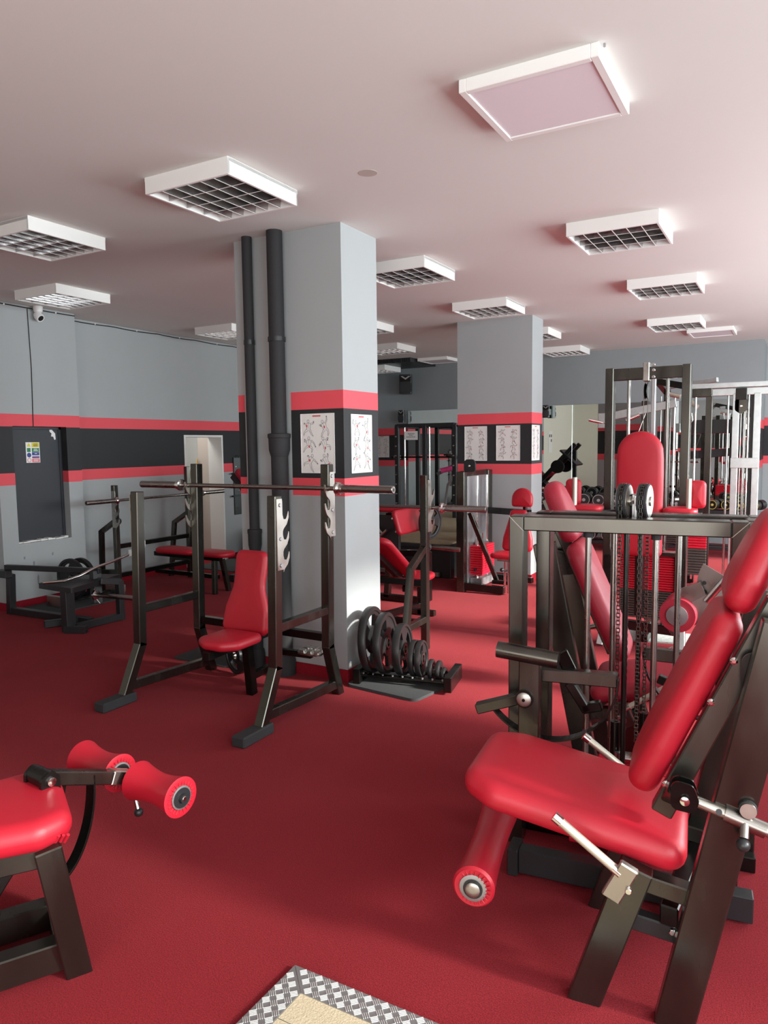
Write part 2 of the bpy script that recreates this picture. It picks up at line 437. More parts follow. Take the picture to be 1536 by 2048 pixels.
# wall cable and dome camera
c_ = MB(); pts = []
for i in range(60):
    y_ = .5+i*(PY1-.5)/59; pts.append((PX+.006, y_, ZC-.018-.006*abs(math.sin(y_*2.2))))
c_.tube(pts, .006, 6); c_.tube([(PX+.005, 4.70, ZC-.03), (PX+.005, 4.71, 2.4), (PX+.005, 4.695, HZ1)], .004, 6)
pts = [(XL+.006, PY1+i*(11.7-PY1)/70, ZC-.02-.010*abs(math.sin(i*.42))) for i in range(71)]
c_.tube(pts, .006, 6)
cb = tag(c_.build('wall_cable', 'black_rubber'), 'thin dark cable clipped along the top of the left wall', 'cable')
for y_ in (4.45, 5.02, 5.7, 6.3, 7.0, 7.7, 8.4):
    xx = PX if y_ < PY1 else XL
    MB().box(xx, xx+.014, y_-.007, y_+.007, ZC-.032, ZC-.016, .002).build('clip', 'white_plastic', cb)
cam_ = thing('security_camera', 'white dome security camera on the ceiling above the cupboard door', 'camera', (-6.70, 4.78, ZC))
MB().lathe([(.045, 0), (.046, -.03), (.04, -.055), (.025, -.065)], (0, 0, 0), Z).build('base', 'white_plastic', cam_)
MB().lathe([(.0, -.05), (.03, -.045), (.042, -.02), (.045, .02), (.04, .035)], (.0, .005, -.10), (.75, .1, -.55)).build('housing', 'white_plastic', cam_)
MB().disc((.027, .0086, -.12), (.75, .1, -.55), .03, .006).build('lens', 'black_paint', cam_)
# socket on the left wall
so = thing('wall_socket', 'white socket box low on the left wall behind the flat bench', 'socket', (XL, 6.05, .33))
MB().box(0, .03, -.035, .035, -.04, .04).build('socket_box', 'white_plastic', so)
MB().disc((.031, 0, 0), X, .02, .003).build('socket_face', 'lamp_white', so)

# pipes on the near pillar
def pipe(nm, label, x, y, r, zsock):
    t = thing(nm, label, 'pipe', (x, y, 0))
    p = MB(); p.tube([(0, 0, 0), (0, 0, zsock)], r*1.02, 24); p.tube([(0, 0, zsock), (0, 0, ZC)], r*.93, 24); p.build('pipe', 'black_rubber', t)
    MB().lathe([(r*1.0, 0), (r*1.25, .05), (r*1.28, .13), (r*1.36, .135), (r*1.36, .16), (r*1.0, .165)], (0, 0, zsock-.1), Z).build('socket_collar', 'black_rubber', t)
    MB().lathe([(r*1.36, .0), (r*1.36, .10), (r*1.22, .14), (r*1.0, .15)], (0, 0, .0), Z).build('base_collar', 'black_rubber', t)
    for zz in (.9, 2.3): MB().lathe([(r*1.04, 0), (r*1.04, .03)], (0, 0, zz), Z).build('bracket', 'black_paint', t)
pipe('drain_pipe', 'thick black drain pipe with a socket joint on the near pillar', -3.085, 3.985, .058, 1.62)
pipe('drain_pipe', 'thin black drain pipe at the left edge of the near pillar', -3.335, 4.0, .038, .95)

# ------------------------------------------------------------------ ceiling lights
LS = .576
def louvre_light():
    t = thing('ceiling_light', '', 'ceiling light', (0, 0, ZC))
    h = LS/2; H = .085
    f = MB()
    for a, b_, c, d in ((-h, -h+.016, -h, h), (h-.016, h, -h, h), (-h, h, -h, -h+.016), (-h, h, h-.016, h)): f.box(a, b_, c, d, -H, 0, .002)
    f.box(-h, h, -h, h, -.02, -.0, 0)
    f.build('housing', 'lamp_white', t)
    MB().box(-h+.016, h-.016, -h+.016, h-.016, -.026, -.0201, 0).build('reflector_tray', 'lamp_inner', t)
    g = MB(); e = h-.018
    for i in range(1, 6):       # parabolic blades
        x_ = -e+2*e*i/6
        g.prism([(-.011, 0), (.011, 0), (.005, -.026), (.0012, -.050), (-.0012, -.050), (-.005, -.026)], (x_, 0, -.030), X, Z, 2*e)
    for i in range(1, 4):
        y_ = -e+2*e*i/4
        g.prism([(-.003, 0), (.003, 0), (.001, -.046), (-.001, -.046)], (0, y_, -.034), Y, Z, 2*e)
    g.build('louvre_grid', 'louvre', t)
    q = MB()  # white strips added as painted highlights along the blade bottoms
    for i in range(1, 6): x_ = -e+2*e*i/6; q.box(x_-.0022, x_+.0022, -e, e, -.0835, -.0818, 0)
    for i in range(1, 4): y_ = -e+2*e*i/4; q.box(-e, e, y_-.0022, y_+.0022, -.0815, -.0800, 0)
    q.build('louvre_glint', 'lamp_white', t, 0)
    return t
LG = 'louvred ceiling lights'
lights = [  # centre x, y, label
 (-2.78, 3.15, 'large louvred ceiling light nearest the camera, in front of the near pillar'),
 (-4.44, 3.215, 'louvred ceiling light cut by the left edge of the photo'),
 (-5.92, 4.49, 'louvred ceiling light over the dome camera'),
 (-2.80, 5.36, 'louvred ceiling light just right of the near pillar top'),
 (-2.82, 7.20, 'louvred ceiling light touching the top of the far pillar'),
 (-1.08, 5.14, 'largest louvred light on the right side, with red-tinted cells'),
 (-1.08, 7.09, 'second louvred light on the right side, above the pec deck'),
 (-1.30, 9.36, 'third louvred light on the right side, before the flat panel'),
 (-6.06, 6.90, 'louvred ceiling light left of the pipes near the left wall'),
 (-4.57, 7.53, 'louvred light mostly hidden behind the near pillar, white side showing'),
 (-5.23, 9.40, 'small far louvred light between the pillars'),
 (-3.02, 9.24, 'louvred light peeking out right of the far pillar'),
 (-3.12, 11.15, 'farthest louvred light against the mirrored wall, right of the far pillar'),
 (-6.45, 11.2, 'far louvred light under the black ceiling unit beside the near pillar'),
]
L0 = louvre_light()
for i, (x_, y_, lb) in enumerate(lights):
    if i == 0: L0.location = (x_, y_, ZC); L0['label'] = lb; L0['group'] = LG
    else: dup(L0, (x_, y_, ZC-.071 if 'black ceiling unit' in lb else ZC), 0, lb, LG)
def flat_panel(x_, y_, lb):
    t = thing('ceiling_panel_light', lb, 'ceiling light', (x_, y_, ZC), 0, 'flat panel ceiling lights')
    h = .272; H = .05
    f = MB()
    for a, b_, c, d in ((-h, -h+.03, -h, h), (h-.03, h, -h, h), (-h+.03, h-.03, -h, -h+.03), (-h+.03, h-.03, h-.03, h)): f.box(a, b_, c, d, -H, 0, .002)
    f.build('frame', 'lamp_white', t)
    MB().box(-h+.03, h-.03, -h+.03, h-.03, -H+.006, -.01, 0).build('diffuser', 'diffuser', t, 0)
    bolts('screw', 'grey_steel', t, [(sx*h, sy*h, -.006) for sx, sy in ((-1.06, -.75), (-.95, 1.06), (.35, 1.05), (1.05, -.9))], Z, .005, .012, 10)
flat_panel(-.94, 3.035, 'flat square panel light nearest the camera at upper right')
flat_panel(-1.02, 10.45, 'small flat panel light at the far right of the ceiling')
flat_panel(-5.30, 11.25, 'flat panel light beside the black ceiling unit, between the pillars')
# black ceiling cassette
t = thing('ceiling_unit', 'black slatted unit under the ceiling between the pillars', 'air conditioner', (-6.15, 11.25, ZC))
MB().box(-.85, .55, -.46, .49, -.07, 0).build('casing', 'black_paint', t)
g = MB()
for i in range(34): x_ = -.80+i*.039; g.box(x_, x_+.014, -.475, -.455, -.062, -.008, .001)
g.build('grille', 'black_rubber', t)
# stain mark on ceiling
st = MB(); st.disc((-2.02, 3.42, ZC-.0006), Z, .05, .001, 20, 0); o_ = st.build('trim_3', 'beige', None, 0); tag(o_, kind='structure')

# ------------------------------------------------------------------ posters
def stroke(mb, pts, wd, o, u, v):
    """thin ink line along 2D points"""
    for a, b_ in zip(pts[:-1], pts[1:]):
        a = V(a); b_ = V(b_); d = (b_-a)
        if d.length < 1e-5: continue
        n = V((-d.y, d.x)).normalized()*wd/2
        mb.prism([tuple(a-n), tuple(b_-n), tuple(b_+n), tuple(a+n)], o, u, v, .0004)
def limb(mb, a, b_, w0, w1, o, u, v, wd):
    a = V(a); b_ = V(b_); d = b_-a; n = V((-d.y, d.x)).normalized()
    P = []; Q = []
    for k in range(6):
        t = k/5; w_ = (w0+(w1-w0)*t)*(1+.45*math.sin(PI*min(1, t*1.5)))/1.2
        P.append(tuple(a+d*t+n*w_/2)); Q.append(tuple(a+d*t-n*w_/2))
    stroke(mb, P, wd, o, u, v); stroke(mb, Q, wd, o, u, v)
def ellipse(c, rx, ry, n=12, a0=0): return [(c[0]+rx*math.cos(a0+2*PI*i/n), c[1]+ry*math.sin(a0+2*PI*i/n)) for i in range(n+1)]
def figure(mb, mr, mk, c, s, o, u, v, rnd, wd=.0017):
    """small outline drawing of a person exercising, with one red muscle"""
    cx, cy = c; L = s
    tilt = rnd.uniform(-.5, .5)
    def R(x_, y_): return (cx+L*(x_*math.cos(tilt)-y_*math.sin(tilt)), cy+L*(x_*math.sin(tilt)+y_*math.cos(tilt)))
    stroke(mb, ellipse(R(0, .42), .075*L, .095*L), wd, o, u, v)
    stroke(mb, [R(-.17, .28), R(-.13, .05), R(-.11, -.06)], wd, o, u, v); stroke(mb, [R(.17, .28), R(.13, .05), R(.11, -.06)], wd, o, u, v)
    stroke(mb, [R(-.17, .28), R(0, .33), R(.17, .28)], wd, o, u, v); stroke(mb, [R(0, .3), R(0, .0)], wd*.7, o, u, v)
    for sx in (-1, 1):
        e = R(sx*(.30+rnd.uniform(-.05, .12)), .18+rnd.uniform(-.1, .25)); h = (e[0]+L*rnd.uniform(-.16, .16), e[1]+L*rnd.uniform(.02, .24)*rnd.choice((1, 1, -1)))
        limb(mb, R(sx*.17, .27), e, .085*L, .06*L, o, u, v, wd); limb(mb, e, h, .06*L, .04*L, o, u, v, wd)
        mk.disc(V(o)+V(u)*h[0]+V(v)*h[1], V(u).cross(V(v)), .032*L, .0004, 10, 0)
        k = R(sx*(.14+rnd.uniform(-.02, .2)), -.28+rnd.uniform(-.03, .14)); f = (k[0]+L*rnd.uniform(-.12, .18)*sx, k[1]-L*rnd.uniform(.15, .27))
        limb(mb, R(sx*.08, -.06), k, .12*L, .08*L, o, u, v, wd); limb(mb, k, f, .085*L, .04*L, o, u, v, wd)
    q = R(rnd.uniform(-.12, .12), rnd.uniform(-.2, .25))
    mr.prism([(q[0]+a*L, q[1]+b_*L) for a, b_ in ((-.05, .06), (.03, .08), (.05, -.02), (.0, -.09), (-.04, -.03))], o, u, v, .0005)
def poster(label, o, u, w_, h_, n, seed, group='exercise charts on the pillars'):
    """o = centre on the wall; u = direction to the right; v is up"""
    rnd = random.Random(seed); u = V(u); v = Z; nn = u.cross(v)
    t = thing('exercise_chart', label, 'poster', o, 0, group)
    b_ = MB(); b_.prism([(-w_/2, -h_/2), (w_/2, -h_/2), (w_/2, h_/2), (-w_/2, h_/2)], nn*.001, u, v, .003); b_.build('board', 'poster_paper', t, 0)
    fr = MB(); fr.path([nn*.003+u*(-w_/2)+v*(-h_/2), nn*.003+u*(w_/2)+v*(-h_/2), nn*.003+u*(w_/2)+v*(h_/2), nn*.003+u*(-w_/2)+v*(h_/2), nn*.003+u*(-w_/2)+v*(-h_/2)], .003, .005, ch=.0005, ext=.001)
    fr.build('edge', 'white_plastic', t, 0)
    mb, mr, mk = MB(), MB(), MB(); oo = nn*.004
    cols = 2; rows = (n+1)//2
    for i in range(n):
        cx_ = (-.25+.5*(i % 2))*w_+rnd.uniform(-.03, .03)*w_; cy_ = h_*(.40-.86*((i//2)+.5)/rows)
        figure(mb, mr, mk, (cx_, cy_), min(w_*.52, h_*.86/rows*1.0), oo, u, v, rnd)
    mr.prism([(-.14*w_, .455*h_), (.1*w_, .455*h_), (.1*w_, .475*h_), (-.14*w_, .475*h_)], oo, u, v, .0005)
    mb.build('line_print', 'ink_soft', t, 0); mr.build('red_print', 'ink_red', t, 0); mk.build('black_print', 'ink', t, 0)
poster('exercise chart with lunging figures on the front of the near pillar', (-2.808, C1[2], 1.612), X, .272, .395, 6, 3)
poster('white exercise chart on the bright right side of the near pillar', (C1[1], 4.27, 1.607), Y, .268, .392, 6, 5)
poster('left exercise chart of the pair on the front of the far pillar', (-3.31, C2[2], 1.597), X, .28, .40, 8, 11)
poster('right exercise chart of the pair on the front of the far pillar', (-2.91, C2[2], 1.60), X, .284, .40, 8, 12)
poster('narrow-looking exercise chart on the right side of the far pillar', (C2[1], 8.17, 1.60), Y, .28, .40, 8, 13)
poster('grey exercise chart on the back wall right of the near pillar', (-6.70, YB, 1.56), X, .28, .39, 6, 14)

# ------------------------------------------------------------------ mirror wall
MZ0, MZ1 = .45, 2.20
mw = thing('wall_mirror', 'large frameless wall mirror filling the back wall', 'mirror', (0, YB, 0))
for a, b_ in ((-6.16, -4.7), (-4.7, -3.17), (-3.17, -1.9), (-1.9, -.47)):
    MB().box(a+.0015, b_-.0015, -.012, -.004, MZ0, MZ1, .0015).build('mirror_panel', 'mirror', mw, 0)

# ------------------------------------------------------------------ speakers
def speaker(label, loc, rz, w_, h_, d_):
    t = thing('loudspeaker', label, 'speaker', loc, rz)
    MB().prism(round_poly([(-w_*.36, 0), (w_*.36, 0), (w_*.5, -d_), (-w_*.5, -d_)], .03), (0, 0, 0), X, Y, h_).build('cabinet', 'black_paint', t)
    MB().pad(rrect(w_*.88, w_*.88, h_*.52, .03, y0=-h_*.44), (0, -d_-.001, 0), X, Z, .008, .004, .004).build('grille', 'black_rubber', t)
    MB().prism(round_poly([(-w_*.4, h_*.12), (w_*.4, h_*.12), (w_*.4, h_*.42), (-w_*.4, h_*.42)], .02), (0, -d_-.002, 0), X, Z, .006).build('horn_flare', 'steel_dark', t)
    b_ = MB(); b_.prism([(-w_*.36, h_*.4), (0, h_*.22), (w_*.36, h_*.4), (w_*.2, h_*.4), (0, h_*.3), (-w_*.2, h_*.4)], (0, -d_-.006, 0), X, Z, .004); b_.build('badge', 'grey_steel', t, 0)
    MB().box(-.03, .03, -.005, .095, -.05, .05).build('wall_bracket', 'black_paint', t)
speaker('black loudspeaker high on the back wall between the pillars', (-6.15, YB-.06, 2.66), rad(22), .24, .34, .22)
speaker('small black satellite speaker at the left end of the mirror', (-6.24, YB-.05, 2.10), rad(10), .12, .22, .12)
speaker('small black satellite speaker right of the far pillar', (-3.57, YB-.09, 2.10), rad(10), .12, .2, .12)

# ------------------------------------------------------------------ shared equipment pieces
def olympic_bar(label, c, ax, L=2.08, rs=.024, rr=.0145, inner=1.30, mat='bar_steel', group=None):
    t = thing('barbell', label, 'barbell', c, math.atan2(ax[1], ax[0]), group)
    MB().tube([(-inner/2, 0, 0), (inner/2, 0, 0)], rr, 14).build('shaft', mat, t)
    for s in (-1, 1):
        x0 = s*inner/2
        b_ = MB(); b_.lathe([(rs, 0), (rs, L/2-inner/2-.004), (rs-.004, L/2-inner/2)], (x0, 0, 0), (s, 0, 0), 20)
        sl = b_.build('sleeve', mat, t)
        MB().lathe([(.026, 0), (.040, .004), (.040, .02), (.030, .03), (.030, .045)], (x0-s*.01, 0, 0), (s, 0, 0), 22).build('collar', 'chrome', sl)
        MB().disc((s*(L/2+.0005), 0, 0), X, rs*.45, .002, 14).build('end_cap', 'black_paint', sl)
    return t
HOOKS = [(-.028, -.20), (.022, -.20), (.03, -.155), (.055, -.13), (.085, -.105), (.082, -.125), (.06, -.15)]
def hook_plate(mb, o, u, hgt=.40):
    """flat plate with three curled bar hooks; u points the way the hooks open"""
    pl = [(-.03, 0), (-.03, hgt), (.018, hgt), (.022, hgt-.015), (.022, hgt-.05)]
    for k in range(3):
        zb = hgt-.12-k*.115
        pl += [(.022, zb+.03), (.03, zb+.005), (.05, zb+.002), (.062, zb+.02), (.072, zb+.045), (.078, zb+.045), (.078, zb+.01), (.06, zb-.025), (.03, zb-.05), (.022, zb-.065)]
    pl += [(.022, 0)]
    mb.prism(pl, o, u, Z, .008)

# ------------------------------------------------------------------ shoulder press rack (centre)
rk = thing('shoulder_press_rack', 'four-post shoulder press rack with red seat in front of the near pillar', 'rack', (-3.08, 3.45, 0))
UW = .06
for s in (-1, 1):
    xx = s*.545
    MB().path([(xx, -.40, .055), (xx, -.262, .345), (xx, -.235, 1.31)], UW, UW, X).build('upright', 'steel', rk)
    MB().path([(xx, .375, .0), (xx, .27, .335), (xx, .295, 1.47)], UW, UW, X).build('upright', 'steel', rk)
    MB().bar((xx, -.23, .57), (xx, .25, .57), .05, .05, X).build('side_rail', 'steel', rk)
    MB().bar((xx, -.35, .10), (xx, .34, .07), .05, .055, X).build('floor_rail', 'steel', rk)
    MB().box(xx-.045, xx+.045, -.60, -.34, 0, .06, .008).build('rubber_foot', 'black_rubber', rk)
    h_ = MB(); hook_plate(h_, (xx+s*.035, -.235, .905), (0, 1, 0)); hp = h_.build('hook_plate', 'bare_steel', rk)
    bolts('bolt', 'grey_steel', hp, [(xx+s*.042, -.235, z_) for z_ in (.93, 1.08, 1.27)], X, .011, .006)
    h_ = MB(); hook_plate(h_, (xx+s*.035, .29, 1.035), (0, -1, 0)); hp = h_.build('hook_plate', 'bare_steel', rk)
    bolts('bolt', 'grey_steel', hp, [(xx+s*.042, .29, z_) for z_ in (1.06, 1.20, 1.41)], X, .011, .006)
MB().bar((-.545, .28, .39), (.545, .28, .39), .05, .05).build('rear_rail', 'steel_dark', rk)
MB().bar((.06, .10, 0), (.06, .06, .40), .055, .055, X).build('seat_post', 'steel_dark', rk)
MB().bar((.11, -.36, .375), (.07, .28, .375), .05, .05).build('seat_beam', 'steel_dark', rk)
MB().bar((.06, .09, .12), (.05, .31, .12), .045).build('brace', 'steel_dark', rk)
MB().pad(round_poly([(-.155, -.10), (-.06, -.16), (.07, -.16), (.155, -.08), (.15, .16), (-.15, .16)], [.06, .08, .08, .06, .05, .05]), (.125, -.18, .40), X, Y, .06, .028, .012).build('seat', 'vinyl', rk)
bt = V((0, .20, 1)).normalized()
MB().pad(round_poly([(-.185, 0), (.185, 0), (.17, .16), (.118, .30), (.125, .53), (-.125, .53), (-.118, .30), (-.17, .16)], [.05, .05, .1, .2, .05, .05, .2, .1]), (.075, .06, .41), X, bt, .06, .028, .012).build('backrest', 'vinyl', rk)
MB().bar((.075, .10, .38), (.075, .21, .86), .05, .04, X).build('backrest_beam', 'steel_dark', rk)
f = MB(); f.prism(round_poly([(-.09, -.055), (.09, -.055), (.09, .055), (-.09, .055)], .03), (.40, .30, .275), X, V((0, 1, .15)), .012)
fp = f.build('foot_plate', 'bare_steel', rk)
f = MB()
for i in range(3):
    for j in range(2): f.prism(round_poly([(-.02, -.018), (.02, -.018), (.02, .018), (-.02, .018)], .008), (.345+i*.055, .278+j*.05, .283+j*.007), X, V((0, 1, .15)), .01)
f.build('tread_pattern', 'chrome', fp)
MB().bar((.12, .28, .25), (.40, .30, .25), .04).build('foot_plate_arm', 'steel_dark', rk)
tag(MB().prism(round_poly([(-.27, -.18), (.26, -.17), (.26, .2), (-.28, .2)], .04), (-3.80, 4.06, .006), X, Y, .012).build('rubber_mat', 'matt_mat'), 'black mat on the carpet left of the near pillar, behind the central rack', 'mat')
olympic_bar('barbell resting on the tall posts of the central shoulder press rack', (-3.075, 3.694, 1.336), (1, 0), 2.08)

# ------------------------------------------------------------------ flat / incline bench press racks (two of a kind in shape)
def bench_rack(label, loc, rz, incline, ztop=(1.35, 1.18), barz=1.03):
    t = thing('bench_press', label, 'bench', loc, rz)
    for k, s in enumerate((-1, 1)):      # local: pad towards +x, bar along y
        yy = s*.545; zt = ztop[0 if s > 0 else 1]
        MB().path([(0, yy, 0), (.0, yy, zt)], .055, .055, Y).build('upright', 'steel', t)
        MB().path([(-.01, yy, .80), (-.24, yy, .67), (-.30, yy-s*.03, .0)], .05, .05, Y).build('brace', 'steel', t)
        MB().bar((-.29, yy-s*.02, .22), (-.01, yy, .24), .05, .05).build('brace_rail', 'steel', t)
        h_ = MB(); hook_plate(h_, (.02, yy+s*.033, barz-.2985+(.115 if zt > 1.3 else 0)), X); h_.build('hook_plate', 'bare_steel', t)
    MB().bar((0, -.545, .20), (0, .545, .20), .05, .05).build('lower_crossbar', 'steel_dark', t)
    MB().bar((0, -.545, .52), (0, .545, .52), .05, .05).build('upper_crossbar', 'steel_dark', t)
    b_ = MB(); b_.disc((.04, -.545, .80), X, .035, .03, 10); b_.bar((-.05, -.545, .80), (.04, -.545, .80), .02); b_.build('adjuster_knob', 'black_paint', t)
    if not incline:
        MB().bar((0, 0, .375), (1.0, 0, .375), .06, .05).build('pad_beam', 'steel_dark', t)
        for s in (-1, 1): MB().bar((.96, s*.06, .36), (1.0, s*.11, 0), .05, .05).build('leg', 'steel', t)
        MB().bar((0, 0, .17), (.96, 0, .17), .045).build('lower_beam', 'steel_dark', t)
        MB().pad(rrect(.30, .25, .62, .12, y0=.08), (0, 0, .40), -Y, X, .06, .028, .01).build('pad', 'vinyl', t)
        MB().pad(rrect(.25, .27, .46, .11, y0=.69), (0, 0, .40), -Y, X, .06, .028, .01).build('pad', 'vinyl', t)
    else:
        MB().bar((0, 0, .17), (1.05, 0, .09), .05).build('lower_beam', 'steel_dark', t)
        MB().path([(1.0, 0, 0), (1.0, 0, .28), (.62, 0, .42)], .05, .05, Y).build('leg', 'steel', t)
        MB().bar((1.0, -.15, .03), (1.0, .15, .03), .05).build('leg', 'steel', t)
        MB().bar((.1, 0, .74), (.72, 0, .34), .05).build('pad_beam', 'steel_dark', t)
        MB().pad(rrect(.28, .25, .66, .08), (.68, 0, .40), Y, V((-.78, 0, .58)).normalized(), .06, .028, .01).build('backrest', 'vinyl', t)
        MB().pad(rrect(.26, .34, .34, .07), (.70, 0, .33), -Y, V((.92, 0, .10)).normalized(), .06, .028, .01).build('seat', 'vinyl', t)
        MB().bar((.68, 0, .30), (1.02, 0, .33), .05).build('seat_beam', 'steel_dark', t)
    return t
bench_rack('red flat bench press along the left wall under its own barbell', (-6.45, 5.955, 0), 0, False, barz=1.03)
olympic_bar('barbell lying across the flat bench press by the left wall', (-6.386, 6.03, 1.03), (0, 1), 2.08)
bench_rack('red incline bench press rack behind the near pillar', (-3.03, 5.0, 0), PI/2, True, (1.35, 1.35), 1.108)
olympic_bar('barbell on the incline bench press behind the near pillar', (-3.02, 5.064, 1.108), (1, 0), 2.04, mat='bar_steel')

# ------------------------------------------------------------------ weight plates
def grip_plate(R, T, holes=3, seg=48, hub=.05):
    """round plate with a raised rim, dished web, three grip openings and a bore; axis along x"""
    rings = [.026, .045, .046, R*.36, R*.42, R*.76, R*.82, R*.86, R*.88, R*.985, R]
    zs = [T*.42, T*.46, T*.30, T*.26, T*.25, T*.25, T*.26, T*.30, T*.46, T*.48, T*.36]
    nr = len(rings); hole = set()
    if holes:
        span = int(seg/holes*.56)
        for h in range(holes):
            a0 = int(h*seg/holes+seg*.03)
            for k in range(span):
                for r in range(4, 5): hole.add((r, (a0+k) % seg))
    mb = MB(); vs = []; fs = []
    idx = lambda side, r, k: side*nr*seg + r*seg + (k % seg)
    for side in (0, 1):
        for r in range(nr):
            for k in range(seg):
                a = 2*PI*k/seg; vs.append(((1 if side else -1)*zs[r], rings[r]*math.cos(a), rings[r]*math.sin(a)))
    for r in range(nr-1):
        for k in range(seg):
            if (r, k) in hole: continue
            for side in (0, 1):
                q = [idx(side, r, k), idx(side, r+1, k), idx(side, r+1, k+1), idx(side, r, k+1)]
                fs.append(q if side else q[::-1])
            if (r, (k+1) % seg) in hole: fs.append([idx(0, r, k+1), idx(1, r, k+1), idx(1, r+1, k+1), idx(0, r+1, k+1)])
            if (r, (k-1) % seg) in hole: fs.append([idx(0, r, k), idx(0, r+1, k), idx(1, r+1, k), idx(1, r, k)])
            if (r+1, k) in hole: fs.append([idx(0, r+1, k), idx(0, r+1, k+1), idx(1, r+1, k+1), idx(1, r+1, k)])
            if (r-1, k) in hole: fs.append([idx(0, r, k), idx(1, r, k), idx(1, r, k+1), idx(0, r, k+1)])
    for k in range(seg):
        fs.append([idx(0, nr-1, k), idx(1, nr-1, k), idx(1, nr-1, k+1), idx(0, nr-1, k+1)])
        fs.append([idx(0, 0, k), idx(0, 0, k+1), idx(1, 0, k+1), idx(1, 0, k)])
    return mb.add(vs, fs)
def weight_plate(label, loc, R, T, rz=0, ry=0, spin=0, group=None):
    t = thing('weight_plate', label, 'weight plate', loc, rz, group)
    t.rotation_euler = (spin, ry, rz)
    if R > .09: grip_plate(R, T).build('plate_body', 'plate_rubber', t)
    else: MB().lathe([(.026, -T*.3), (R*.5, -T*.3), (R*.55, -T*.45), (R*.95, -T*.48), (R, -T*.3), (R, T*.3), (R*.95, T*.48), (R*.55, T*.45), (R*.5, T*.3), (.026, T*.3)], (0, 0, 0), X, 32, True).build('plate_body', 'plate_rubber', t)
    MB().lathe([(.026, -T*.44), (.034, -T*.44), (.034, T*.44), (.026, T*.44)], (0, 0, 0), X, 24, True).build('hub_ring', 'bar_steel', t)
    return t
weight_plate('black weight plate standing behind the seat of the central rack', (-3.36, 3.80, .147), .135, .04, rad(70), 0, .2)
# low plate tray on a black mat by the near pillar
RA = math.atan2(.12, .62)
tr = thing('plate_tray', 'low black steel plate tray on the mat at the foot of the near pillar', 'rack', (-2.22, 4.20, .018), RA)
for q_, z_ in ((.06, .040), (.10, .045)):
    for s in (-1, 1): MB().tube([(-.30, s*q_, z_), (.30, s*q_, z_)], .011, 10).build('side_rod', 'steel_dark', tr)
for s in (-1, 1): MB().box(s*.31-.025, s*.31+.025, -.16, .16, 0, .10).build('end_block', 'steel_dark', tr)
for i in range(9):
    x_ = -.28+i*.068
    for s in (-1, 1): MB().tube([(x_, s*.10, .05), (x_, s*.10, .064)], .007, 8).build('divider_pin', 'grey_steel', tr)
mt = MB(); mt.prism(round_poly([(-.31, -.18), (.24, -.24), (.32, .22), (-.3, .2)], .05), (-2.25, 4.14, .009), X, Y, .018)
tag(mt.build('rubber_mat', 'matt_mat'), 'black rubber mat under the plate tray beside the near pillar', 'mat')
PG = 'weight plates in the low tray'
ca, sa = math.cos(RA), math.sin(RA)
for x_, R, T, ln, lb in ((-.25, .222, .05, -.07, 'largest weight plate in the tray, leaning against the near pillar'), (-.155, .205, .05, -.06, 'second largest weight plate in the tray, red sheen on its face'),
      (-.035, .172, .05, -.05, 'middle-sized weight plate in the tray with grip openings'), (.05, .122, .035, -.04, 'black weight plate behind the small gripped one in the tray'),
      (.095, .122, .035, -.04, 'small weight plate with grip openings near the end of the tray'), (.165, .068, .03, -.03, 'small solid disc, third from the open end of the tray'),
      (.215, .066, .028, .0, 'small solid disc, second from the open end of the tray'), (.25, .052, .022, .0, 'smallest disc at the open end of the tray')):
    weight_plate(lb, (-2.22+x_*ca, 4.20+x_*sa, .059+math.sqrt((R+.012)**2-.0036)), R, T, RA, ln, random.uniform(0, 6), PG)

# ------------------------------------------------------------------ chest supported row bench (left)
ro = thing('row_bench', 'black low rowing bench on the carpet below the charcoal cupboard door', 'rowing bench', (-5.85, 4.25, 0))
bk = 'black_paint'
MB().path([(-.76, .0, .0), (-.74, .0, .38)], .065, .065, Y).build('rear_post', bk, ro)
MB().path([(-.84, -.05, .40), (-.70, -.05, .40)], .07, .07).build('bar_cradle', bk, ro)
MB().bar((-.78, -.02, .46), (.30, .20, .47), .045, .05).build('lever_beam', bk, ro)
MB().bar((-.76, 0, .035), (.34, .05, .035), .065).build('base_beam', bk, ro)
MB().bar((.05, -.22, .035), (.20, .06, .035), .06).build('foot_beam', bk, ro)
MB().bar((.36, -.20, .0), (.36, -.20, .38), .08, .09, X).build('front_post', bk, ro)
MB().bar((.36, -.24, .03), (.54, -.16, .03), .06).build('front_foot', bk, ro)
MB().bar((.40, -.16, .035), (.42, .32, .035), .06).build('side_beam', bk, ro)
MB().path([(.41, .32, 0), (.41, .32, .36), (.40, .12, .40)], .06, .06, X).build('side_post', bk, ro)
MB().prism(round_poly([(.02, -.24), (.50, -.26), (.32, .42), (.05, .30)], .02), (0, 0, .385), X, Y, .045).build('platform', bk, ro)
MB().bar((.26, .18, .47), (.31, .14, .18), .06, .09).build('lever_drop', bk, ro)
f = MB(); f.tube([(.33, .10, .27), (.78, .16, .27)], .022, 18); hz = f.build('loading_sleeve', 'bar_steel', ro)
f = MB(); f.lathe([(.022, 0), (.045, .004), (.045, .02), (.022, .024)], (.34, .10, .27), (1, .13, 0)); f.tube([(.35, .10, .30), (.37, .07, .34)], .006, 8); f.tube([(.35, .10, .24), (.38, .12, .19)], .006, 8); f.build('spring_collar', 'chrome', hz)
ez = MB(); ez.tube([(-5.72, 3.99, .424), (-5.55, 4.07, .440), (-5.52, 4.21, .468), (-5.56, 4.42, .509), (-5.57, 4.62, .535), (-5.64, 4.86, .56)], .0125, 14)
tag(ez.build('curl_bar', 'chrome'), 'bent chrome curl bar lying on top of the black rowing bench', 'bar')
wt = thing('plate_tray', 'small plate tray by the left wall behind the black rowing bench', 'rack', (-6.42, 4.92, .012), PI/2)
